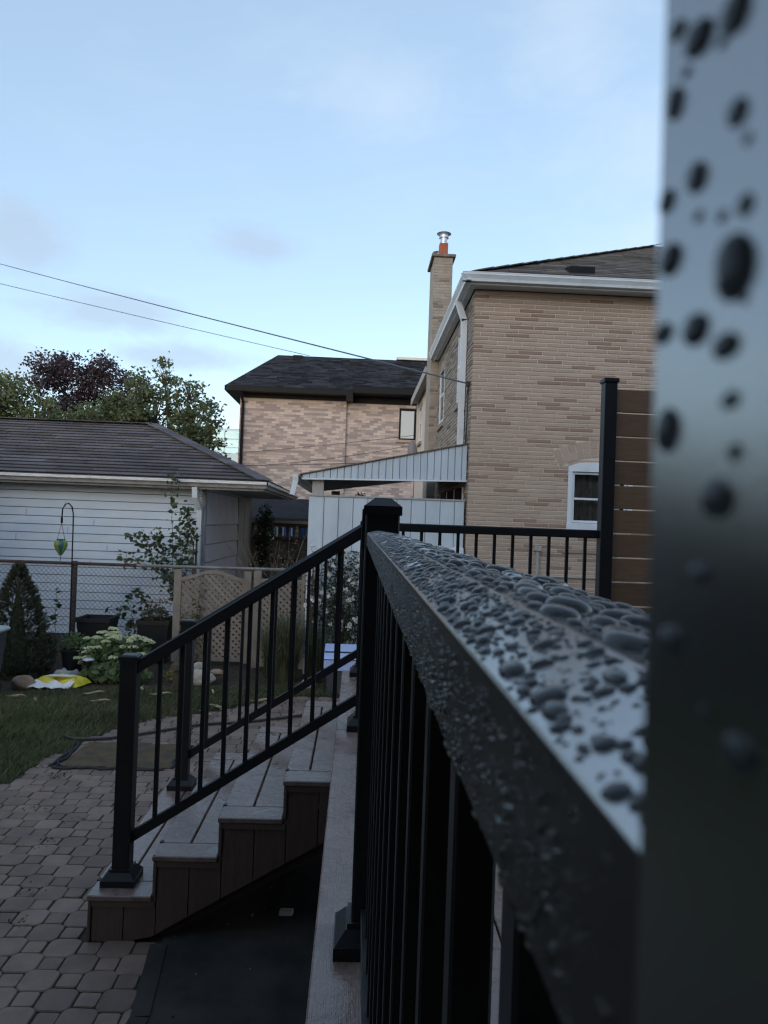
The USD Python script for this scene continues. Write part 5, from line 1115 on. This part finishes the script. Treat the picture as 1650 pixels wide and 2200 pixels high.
# planters
def square_pot(name, label, x, y, z0, z1, wt, wb, soilz=0.03):
    t_ = thing(name, label, 'planter', (x, y, z0)); b = MB()
    def ring(w, z_): return [(x - w, y - w, z_), (x + w, y - w, z_), (x + w, y + w, z_), (x - w, y + w, z_)]
    v = ring(wb, z0) + ring(wt, z1) + ring(wt - 0.022, z1) + ring(wt - 0.03, z1 - soilz - 0.06)
    f = [(i + k * 4, (i + 1) % 4 + k * 4, (i + 1) % 4 + 4 + k * 4, i + 4 + k * 4) for k in range(3) for i in range(4)]
    b.add(v, f); b.add([v[0], v[1], v[2], v[3]], [(3, 2, 1, 0)])
    obj('pot', b, 'planter', t_)
    obj('rim', MB().box(x - wt - 0.008, x + wt + 0.008, y - wt - 0.008, y - wt - 0.0005, z1 - 0.05, z1 + 0.003).box(x - wt - 0.008, x - wt - 0.0005, y - wt - 0.0005, y + wt, z1 - 0.05, z1 + 0.003).box(x + wt + 0.0005, x + wt + 0.008, y - wt - 0.0005, y + wt, z1 - 0.05, z1 + 0.003), 'planter', t_)
    obj('soil', MB().add([(x + i * (wt - 0.025), y + j * (wt - 0.025), z1 - soilz) for i, j in ((-1, -1), (1, -1), (1, 1), (-1, 1))], [(0, 1, 2, 3)]), 'soil', t_)
square_pot('planter', 'empty black square planter in front of the fence', -3.28, 9.70, 0.06, 0.535, 0.205, 0.158, 0.12)
square_pot('planter', 'tall black planter of reddish flowers left of the lattice', -2.54, 9.72, 0.03, 0.525, 0.20, 0.155)
t_ = thing('planter', 'low round black pot of straggly plants beside the spruce', 'planter', (-3.28, 8.9, 0))
obj('pot', MB().lathe([(0.0, 0.0), (0.10, 0.0), (0.135, 0.235), (0.148, 0.236), (0.148, 0.262), (0.125, 0.262), (0.12, 0.22), (0.0, 0.22)], (-3.28, 8.9, 0), 22), 'planter', t_, smooth=35)
def clump(c, r, n): d = rng.normal(size=(n, 3)); d /= np.linalg.norm(d, axis=1, keepdims=True); return np.asarray(c) + d * (rng.uniform(0.1, 1, n) ** 0.5)[:, None] * r
def stems_to(base, pts, k, r=0.003):
    mb = MB()
    for p in pts[rng.integers(0, len(pts), k)]: mb.tube([np.asarray(base) + rng.normal(0, 0.03, 3) * [1, 1, 0], (np.asarray(base) + p) / 2 + rng.normal(0, 0.02, 3), p], [r, r * 0.8, r * 0.5], 4, cap=False)
    return mb
p = clump((-3.27, 8.88, 0.35), (0.17, 0.13, 0.13), 330); leafy('pot_plant', 'straggly yellow green plant in the low round pot', 'plant', p, (-3.28, 8.9, 0.22), 'leaf_sedum', (0.03, 0.06), stems_to((-3.28, 8.9, 0.22), p, 22), aspect=0.4)
p = np.vstack([clump((-2.56, 9.70, 0.60), (0.20, 0.16, 0.11), 420)]); t2 = leafy('pot_plant', 'green plant topped with rusty red blooms in the tall planter', 'plant', p, (-2.54, 9.72, 0.5), 'blade', (0.03, 0.06), stems_to((-2.54, 9.72, 0.48), p, 30), aspect=0.4)
fm = MB(); q = clump((-2.53, 9.70, 0.74), (0.20, 0.14, 0.06), 80); fm.cards(q, rng.uniform(0.02, 0.04, 80), rng, rng.uniform(0, 1, 80), 0.6); obj('blossom', fm, 'flower_red', t2)

# sedum with flat cream flower heads
p = np.vstack([clump((-2.72, 8.72, 0.22), (0.44, 0.30, 0.24), 1500)]); p = p[p[:, 2] > 0.01]
t2 = leafy('sedum', 'broad green sedum clump with flat cream flower heads', 'plant', p, (-2.72, 8.72, 0), 'leaf_sedum', (0.05, 0.085), stems_to((-2.72, 8.72, 0.0), p, 60, 0.006), aspect=0.75)
for k in range(40):
    a, r_ = rng.uniform(0, 2 * np.pi), rng.uniform(0, 1) ** 0.6
    c = np.array([-2.72 + 0.43 * r_ * math.cos(a), 8.70 + 0.28 * r_ * math.sin(a), 0.505 - 0.30 * r_ ** 2 * (0.5 if math.sin(a) > 0 else 1) + rng.normal(0, 0.02)])
    R = rng.uniform(0.035, 0.068); m_ = 90; th = rng.uniform(0, 2 * np.pi, m_); rr2 = np.sqrt(rng.uniform(0, 1, m_)) * R
    fm = MB(); fm.cards(c + np.column_stack([rr2 * np.cos(th), rr2 * np.sin(th), 0.012 - 0.018 * (rr2 / R) ** 2 + rng.normal(0, 0.003, m_)]), rng.uniform(0.014, 0.024, m_), rng, rng.uniform(0, 1, m_), 0.9)
    obj('flower_head', fm, 'flower_cream', t2)
p = clump((-2.62, 8.42, 0.08), (0.40, 0.13, 0.10), 260); p = p[p[:, 2] > 0]
leafy('hosta', 'row of broad rounded leaves along the front of the bed', 'plant', p, (-2.62, 8.42, 0), 'leaf_sedum', (0.08, 0.13), None, aspect=0.8)
p = clump((-1.98, 8.55, 0.06), (0.20, 0.10, 0.08), 320); p = p[p[:, 2] > 0]
leafy('golden_groundcover', 'small yellow ground cover seen between the stair balusters', 'plant', p, (-1.98, 8.55, 0), 'leaf_yellow', (0.02, 0.04), None)

# tall grasses, dry shrub and rose bushes near the porch
def grass_clump(label, c, R, h, n, leaf, wd=0.008):
    t_ = thing('ornamental_grass', label, 'grass clump', (*c, 0)); mb = MB()
    a = rng.uniform(0, 2 * np.pi, n); d = np.column_stack([np.cos(a), np.sin(a), 0 * a]); hh = h * rng.uniform(0.45, 1, n); rch = R * rng.uniform(0.1, 1, n)
    b = np.array([*c, 0.0]) + d * (rng.uniform(0, 0.10, n) * R * 2)[:, None]; e = np.column_stack([-d[:, 1], d[:, 0], 0 * a])
    rows = []
    for s in np.linspace(0, 1, 6):
        cpt = b + d * (rch * s ** 2)[:, None] + np.array([0, 0, 1]) * (hh * (1.5 * s - 0.75 * s ** 3))[:, None]
        wv = wd * (1 - s * 0.93)
        rows.append(np.stack([cpt - e * wv / 2, cpt + e * wv / 2], 1))
    v = np.stack(rows, 1).reshape(n, 12, 3); i = np.arange(n)[:, None] * 12
    f = np.vstack([i + [2 * k, 2 * k + 1, 2 * k + 3] for k in range(5)] + [i + [2 * k, 2 * k + 3, 2 * k + 2] for k in range(5)])
    mb.add(v.reshape(-1, 3), f, np.repeat(np.clip(rng.normal(0.5, 0.25, n), 0, 1), 12)); obj('blades', mb, leaf, t_)
grass_clump('tall arching grass clump behind the stair railing', (-0.75, 8.6), 0.60, 1.0, 900, 'blade', 0.009)
grass_clump('broad green grass clump beside the storage tote', (-0.42, 8.75), 0.42, 0.85, 480, 'leaf_vine', 0.009)
grass_clump('smaller grass clump in front of the right lattice', (-1.0, 9.0), 0.35, 0.75, 320, 'leaf_vine')
def twiggy(label, c, R, h, n, name='dry_shrub'):
    t_ = thing(name, label, 'shrub', (*c, 0)); mb = MB()
    for _ in range(n):
        a = rng.uniform(0, 2 * np.pi); p = np.array([c[0] + rng.normal(0, 0.06), c[1] + rng.normal(0, 0.06), 0.0]); q = [p]
        d = np.array([math.cos(a) * 0.3, math.sin(a) * 0.3, 1.0])
        L = h * rng.uniform(0.5, 1)
        for s in range(4): p = p + d * L / 4; d = d + np.array([math.cos(a), math.sin(a), 0]) * R * 0.25 + rng.normal(0, 0.12, 3); q.append(p)
        mb.tube(q, [0.006, 0.005, 0.004, 0.003, 0.0015], 4, cap=False)
        for s in (1, 2, 3):
            for _k in range(2):
                e = q[s] + rng.normal(0, 0.12, 3) + [0, 0, 0.10]; mb.tube([q[s], (q[s] + e) / 2 + [0, 0, 0.02], e], [0.003, 0.002, 0.001], 3, cap=False)
    obj('twigs', mb, 'leaf_dry', t_)
    P = clump((c[0], c[1], h * 0.6), (R, R, h * 0.5), 260); m2 = MB(); m2.cards(P, rng.uniform(0.02, 0.05, len(P)), rng, rng.uniform(0, 1, len(P)), 0.4); obj('foliage', m2, 'leaf_dry', t_)
twiggy('dry twiggy shrub in front of the wooden fence', (-1.15, 10.6), 0.45, 1.65, 46)
def rose(label, c, rad, n, nfl, zc):
    p = clump((c[0], c[1], zc), rad, n); p = p[p[:, 2] > 0.03]
    t_ = leafy('rose_bush', label, 'rose bush', p, (c[0], c[1], 0), 'leaf_dark', (0.03, 0.06), stems_to((c[0], c[1], 0), p, 55, 0.005))
    for _ in range(nfl):
        d = rng.normal(size=3); d[1] = -abs(d[1]); d /= np.linalg.norm(d); q = np.array([c[0], c[1], zc]) + d * rad * rng.uniform(0.75, 1.05)
        if q[2] < 0.15: continue
        fm = MB(); k = 16; fm.cards(q + rng.normal(0, 0.013, (k, 3)), rng.uniform(0.025, 0.04, k), rng, rng.uniform(0, 1, k), 0.85); obj('bloom', fm, 'flower_white', t_)
rose('dark rose bush covered in small white blooms behind the main post', (-0.12, 9.0), np.array([0.36, 0.28, 0.62]), 2300, 70, 0.95)
rose('slim rose cane with white blooms reaching above the handrail', (-0.50, 8.85), np.array([0.10, 0.10, 0.55]), 220, 9, 1.05)
p = np.vstack([clump((-2.0, 16.2, 1.6), (0.24, 0.3, 0.62), 900), clump((-2.05, 16.2, 0.7), (0.2, 0.3, 0.7), 500)])
leafy('ivy_bush', 'grey green bush in the gap beside the garage', 'shrub', p, (-2.0, 16.2, 0), 'leaf_dark', (0.05, 0.10), stems_to((-2.0, 16.2, 0), p, 30, 0.008))
p = clump((0.03, 9.2, 2.19), (0.07, 0.06, 0.06), 60); leafy('roof_weed', 'small green weed poking up above the porch wall', 'plant', p, (0.03, 9.2, 2.1), 'leaf_vine', (0.03, 0.07), None, aspect=0.35)

# ---- garden objects
hk = thing('shepherd_hook', 'black garden hook standing by the chain link fence', 'garden hook', (-3.63, 9.7, 0))
cur = [(-3.63, 9.7, -0.05), (-3.635, 9.7, 0.8), (-3.645, 9.7, 1.70), (-3.648, 9.7, 1.84), (-3.668, 9.7, 1.93), (-3.71, 9.7, 1.975), (-3.755, 9.7, 1.96), (-3.785, 9.7, 1.90), (-3.79, 9.7, 1.80), (-3.79, 9.7, 1.74)]
obj('pole', MB().tube(cur, 0.0085, 8), 'black_trim', hk)
obj('hook_end', MB().tube([(-3.79, 9.7, 1.79), (-3.79, 9.7, 1.72)], 0.014, 8), 'black_trim', hk)
ln = thing('hanging_lantern', 'green glass lantern shaped like a balloon hanging from the hook', 'lantern', (-3.79, 9.7, 1.72))
prof = [(0.0, -0.42), (0.018, -0.418), (0.03, -0.40), (0.055, -0.355), (0.078, -0.31), (0.085, -0.275), (0.078, -0.245), (0.058, -0.228), (0.05, -0.22)]
for k in range(8):
    mb = MB(); th = np.linspace(k * math.pi / 4, (k + 1) * math.pi / 4, 4)
    v = np.array([(-3.79 + r * math.cos(t_), 9.7 + r * math.sin(t_), 1.72 + z_) for r, z_ in prof for t_ in th])
    mb.add(v, [(i * 4 + j, i * 4 + j + 1, i * 4 + j + 5, i * 4 + j + 4) for i in range(len(prof) - 1) for j in range(3)], 0.3 if k % 3 else 0.9)
    obj('glass_gore', mb, 'lantern', ln)
obj('hanger', MB().tube([(-3.79, 9.7, 1.72), (-3.84, 9.7, 1.50)], 0.003, 4).tube([(-3.79, 9.7, 1.72), (-3.742, 9.7, 1.50)], 0.003, 4).lathe([(0.05, -0.222), (0.053, -0.21), (0.048, -0.21)], (-3.79, 9.7, 1.72), 16), 'black_trim', ln)
obj('tassel', MB().tube([(-3.79, 9.7, 1.30), (-3.79, 9.7, 1.22)], 0.004, 5), 'black_trim', ln)

bn = thing('wheeled_bin', 'dark wheeled bin with a pale lid at the left edge of the lawn', 'bin', (-3.83, 7.5, 0))
obj('body', MB().hull([(-3.83 + i * w_, 7.5 + j * w_, z_) for i in (-1, 1) for j in (-1, 1) for w_, z_ in ((0.235, 0.04), (0.285, 0.62))]), 'bin_body', bn)
obj('lid', MB().cbox(-4.14, -3.515, 7.19, 7.81, 0.625, 0.675, 0.02).hull([(-3.83 + i * w_, 7.5 + j * w_, z_) for i in (-1, 1) for j in (-1, 1) for w_, z_ in ((0.27, 0.6755), (0.2, 0.70))]), 'bin_lid', bn)
for x_ in (-4.05, -3.61):
    th = np.arange(16) / 16 * 2 * np.pi
    obj('wheel', MB().prism([(7.74 + 0.07 * math.cos(a), 0.055 + 0.07 * math.sin(a)) for a in th], 'x', x_ - 0.02, x_ + 0.02), 'hose', bn)
def crumple(label, cx, cy, rx, ry, h, m, name, cat, seed, extra=None):
    t_ = thing(name, label, cat, (cx, cy, 0)); n = 22; u, w = np.meshgrid(np.linspace(-1, 1, n), np.linspace(-1, 1, n), indexing='ij')
    nz = meshkit.fbm(np.stack([u * 2.2 + seed, w * 2.2, 0 * u], -1), 4); edge = 1 + 0.12 * (meshkit.noise(np.stack([u * 3 + seed, w * 3, 0 * u + 5], -1)) - 0.5)
    z_ = h * (1 - np.maximum(abs(u), abs(w)) ** 6) * (0.35 + 0.9 * nz) + 0.004
    v = np.stack([cx + rx * u * edge + 0.3 * ry * w, cy + ry * w * edge, z_], -1).reshape(-1, 3)
    i = np.arange(n - 1)[:, None] * n; j = np.arange(n - 1)[None]
    f = np.stack([i + j, i + n + j, i + n + j + 1, i + j + 1], -1).reshape(-1, 4)
    vb = v.copy(); vb[:, 2] = -0.01
    obj('sheet', MB().add(v, f), m, t_, smooth=True); return t_
b1 = crumple('yellow and white soil bag lying flat in front of the spruce', -3.13, 8.17, 0.24, 0.13, 0.10, 'bag_yellow', 'soil_bag', 'bag', 1.0)
n = 14; u = np.linspace(-1, 1, n); zz_ = 0.03 + 0.02 * np.sin(u * 9)
v = np.vstack([np.column_stack([-3.20 + 0.26 * u, np.full(n, 8.055), zz_ + 0.028]), np.column_stack([-3.24 + 0.27 * u, 7.96 + 0.02 * np.sin(u * 14), 0.006 + 0.006 * (1 + np.sin(u * 11))])])
obj('white_end', MB().add(v, [(i, i + 1, n + i + 1, n + i) for i in range(n - 1)][::1]), 'bag_white', b1, smooth=True)
obj('printing', MB().add([(-3.13 + 0.16 * a, 8.15 + 0.05 * b, 0.105) for a, b in ((-1, -1), (0.8, -0.8), (1, 1), (-0.7, 0.9))], [(0, 1, 2, 3)]), 'bag_white', b1)
crumple('crumpled clear plastic bag behind the yellow soil bag', -3.17, 8.40, 0.11, 0.10, 0.13, 'bag_clear', 'plastic_bag', 'bag', 4.0)
def rock(label, c, r, m, seed, name='stone', group=None, cat='stone'):
    import trimesh
    s = trimesh.creation.icosphere(subdivisions=3); d = s.vertices
    v = d * (0.72 + 0.5 * meshkit.fbm(d * 1.3 + seed, 3)[:, None]) * r + c
    t_ = thing(name, label, cat, c, group); obj('body', (v, s.faces, np.full(len(v), rng.uniform(0, 1))), m, t_, smooth=True)
rock('angular tan stone between the bin and the spruce', (-3.47, 8.03, 0.04), np.array([0.13, 0.09, 0.09]), 'stone_tan', 3)
rock('large grey stone edging the bed behind the second newel post', (-1.72, 8.42, 0.06), np.array([0.18, 0.11, 0.09]), 'stone', 7)
rock('rounded buff stone left of the second newel post', (-2.02, 8.75, 0.08), np.array([0.09, 0.08, 0.08]), 'stone_tan', 12)
rock('small grey stone behind the edging stone', (-1.78, 8.75, 0.12), np.array([0.09, 0.07, 0.06]), 'stone', 15)
rock('flat brown stone among the edging stones', (-1.55, 8.6, 0.09), np.array([0.10, 0.07, 0.04]), 'stone_tan', 19)
rock('pale round rock at the foot of the tall grass', (-0.47, 8.2, 0.07), np.array([0.082, 0.07, 0.075]), 'stone', 23)
pl = thing('path_light', 'small black solar path light in front of the sedum', 'garden light', (-2.91, 8.35, 0))
obj('stake', MB().tube([(-2.91, 8.35, -0.02), (-2.91, 8.35, 0.15)], 0.009, 6), 'black_trim', pl)
obj('lamp_shade', MB().lathe([(0.0, 0.262), (0.045, 0.258), (0.066, 0.246), (0.066, 0.238), (0.03, 0.236), (0.0, 0.236)], (-2.91, 8.35, 0), 18), 'galvanised', pl, smooth=40)
obj('lamp_body', MB().lathe([(0.028, 0.236), (0.030, 0.18), (0.014, 0.150), (0.0, 0.150)], (-2.91, 8.35, 0), 14), 'black_trim', pl, smooth=40)
pl = thing('lantern_stand', 'dark little lantern figure between the first two balusters', 'garden ornament', (-2.1, 8.3, 0))
obj('body', MB().lathe([(0.0, 0.0), (0.04, 0.0), (0.03, 0.08), (0.035, 0.16), (0.07, 0.17), (0.06, 0.23), (0.02, 0.26), (0.0, 0.262)], (-1.93, 8.3, 0), 14), 'bark', pl, smooth=40)
tt = thing('storage_tote', 'dark storage tote with a pale blue lid by the rose bush', 'tote', (-0.05, 8.12, 0))
obj('body', MB().hull([(-0.02 + i * w_, 8.15 + j * d_, z_) for i in (-1, 1) for j in (-1, 1) for w_, d_, z_ in ((0.235, 0.16, 0.0), (0.262, 0.19, 0.30))]), 'tote_body', tt)
lid = MB().cbox(-0.305, 0.27, 7.945, 8.355, 0.285, 0.335, 0.012)
lid.hull([(-0.0175 + i * w_, 8.16 + j * d_, z_) for i in (-1, 1) for j in (-1, 1) for w_, d_, z_ in ((0.275, 0.18, 0.3355), (0.25, 0.155, 0.36))])
lid = obj('lid', MB().hull([(-0.0175 + i * 0.288, y_, z_) for i in (-1, 1) for y_, z_ in ((7.95, 0.28), (7.95, 0.40), (8.12, 0.445), (8.35, 0.50), (8.36, 0.28))]), 'tote_lid', tt)
obj('lid_groove', MB().box(-0.30, 0.265, 7.9455, 7.9495, 0.392, 0.399).hull([(-0.0175 + i * 0.286, y_, z_) for i in (-1, 1) for y_, z_ in ((8.105, 0.4425), (8.13, 0.449), (8.105, 0.4465), (8.13, 0.4535))]), 'hose', tt)
yl = MB(); q = clump((-0.2, 8.28, 0.03), (0.06, 0.03, 0.025), 40); yl.cards(q, 0.03, rng, 0.7, 0.6); obj('yellow_leaf_litter', yl, 'leaf_yellow', kind='stuff', label='bit of yellow litter in the grass before the tote', cat='litter')

# patio items
db = MB(); k = 45
db.cards(np.column_stack([rng.uniform(-0.85, -0.08, k), rng.uniform(1.9, 4.4, k), rng.uniform(0.014, 0.02, k)]), rng.uniform(0.006, 0.022, k), rng, rng.uniform(0, 1, k), 0.6)
obj('ground_debris', db, 'dry_leaf', kind='stuff', label='scattered crumbs of dry debris on the dark slab by the steps', cat='debris')
obj('slab_edging', MB().hull([(x_ + a, y_, z_) for x_, y_ in ((-0.80, 3.25), (-0.70, 2.8), (-0.86, 1.0)) for a in (-0.05, 0.0) for z_ in (0.0, 0.016)]) if False else MB().bar((-0.79, 3.27, 0.006), (-0.735, 2.8, 0.006), 0.07, 0.024).bar((-0.735, 2.795, 0.006), (-0.885, 1.0, 0.006), 0.07, 0.024), 'concrete', label='narrow worn edging strip between the pavers and the dark slab', cat='edging')
dm = thing('door_mat', 'worn brown door mat with dark ends on the patio', 'mat', (-1.75, 5.8, 0))
xs_ = np.linspace(-2.10, -1.30, 26)
fy = 5.53 + 0.012 * np.sin(xs_ * 23) + rng.normal(0, 0.008, 26); by = 6.12 + rng.normal(0, 0.012, 26)
mbm = MB()
for i in range(25):
    mbm.hull([(xs_[i + k], y_, z_) for k, ya, yb in ((0, fy[i], by[i]), (1, fy[i + 1], by[i + 1])) for y_ in (ya, yb) for z_ in (0.0085, 0.0155)], rng.uniform(0.2, 0.8))
obj('mat_body', mbm, 'mat_brown', dm)
eb = MB()
for i in range(25): eb.hull([(xs_[i + k] - 0.05, y_, z_) for k, ya in ((0, fy[i]), (1, fy[i + 1])) for y_ in (ya - 0.035 - rng.uniform(0, 0.012), ya - 0.002) for z_ in (0.008, 0.016)])
for x_ in (-2.17, -2.14, -1.29, -1.25): eb.tube([(x_ + rng.normal(0, 0.015), y_, 0.012) for y_ in np.linspace(5.54, 6.08, 8)], 0.013, 5)
obj('mat_border', eb, 'mat_dark', dm)
ho = thing('garden_hose', 'thin black garden hose across the back of the patio', 'hose', (-1.7, 6.4, 0))
hp = np.array([(-2.36, 6.27), (-2.28, 6.18), (-2.1, 6.17), (-1.9, 6.24), (-1.6, 6.48), (-1.3, 6.72), (-1.0, 6.78), (-0.7, 6.95), (-0.3, 7.2)])
tq = np.linspace(0, 1, 60); hc_ = np.column_stack([np.interp(tq, np.linspace(0, 1, len(hp)), hp[:, k]) for k in (0, 1)]); hc_ = np.column_stack([np.convolve(np.pad(hc_[:, k], 3, 'edge'), np.ones(7) / 7, 'valid') for k in (0, 1)])
obj('tube', MB().tube(np.column_stack([hc_, np.full(60, 0.021)]), 0.012, 8), 'hose', ho)
lt = thing('litter_box', 'small crushed white packet lying in the dark under the steps', 'litter', (-0.27, 3.55, 0.02))
obj('packet', MB().hull([(-0.30 + a * 0.06 + b * 0.006, 3.52 + b * 0.03, 0.014 + c * 0.022) for a in (0, 1) for b in (0, 1) for c in (0, 1)]), 'litter', lt)

# ---- overhead cables
def cable(label, a, b, sag, r=0.011, m='cable'):
    a, b = np.array(a, float), np.array(b, float); t_ = np.linspace(-0.2 if a[2] > 8 else 0, 1, 50)[:, None]
    p = a + (b - a) * t_ - np.array([0, 0, 1]) * sag * 4 * t_ * (1 - t_)
    tg = thing('overhead_cable', label, 'cable', a); obj('wire', MB().tube(p, r, 5), m, tg)
cable('upper service cable crossing the sky to the tan house', (-13.5, 26.0, 10.52), (1.30, 9.09, 3.615), 0.03)
cable('lower service cable crossing the sky towards the back house', (-13.5, 26.0, 9.81), (-1.95, 26.85, 7.80), 0.015)
cable('highest thin cable strung across the back brick wall', (-3.95, 23.8, 3.92), (1.70, 23.6, 4.69), 0.03, 0.008, 'hose')
cable('middle thin cable strung across the back brick wall', (-3.9, 23.8, 3.50), (1.72, 23.6, 4.40), 0.12, 0.008, 'hose')
cable('lowest thin cable running from the garage roof to the porch', (-3.8, 23.0, 3.47), (1.2, 12.5, 2.95), 0.02, 0.008, 'hose')
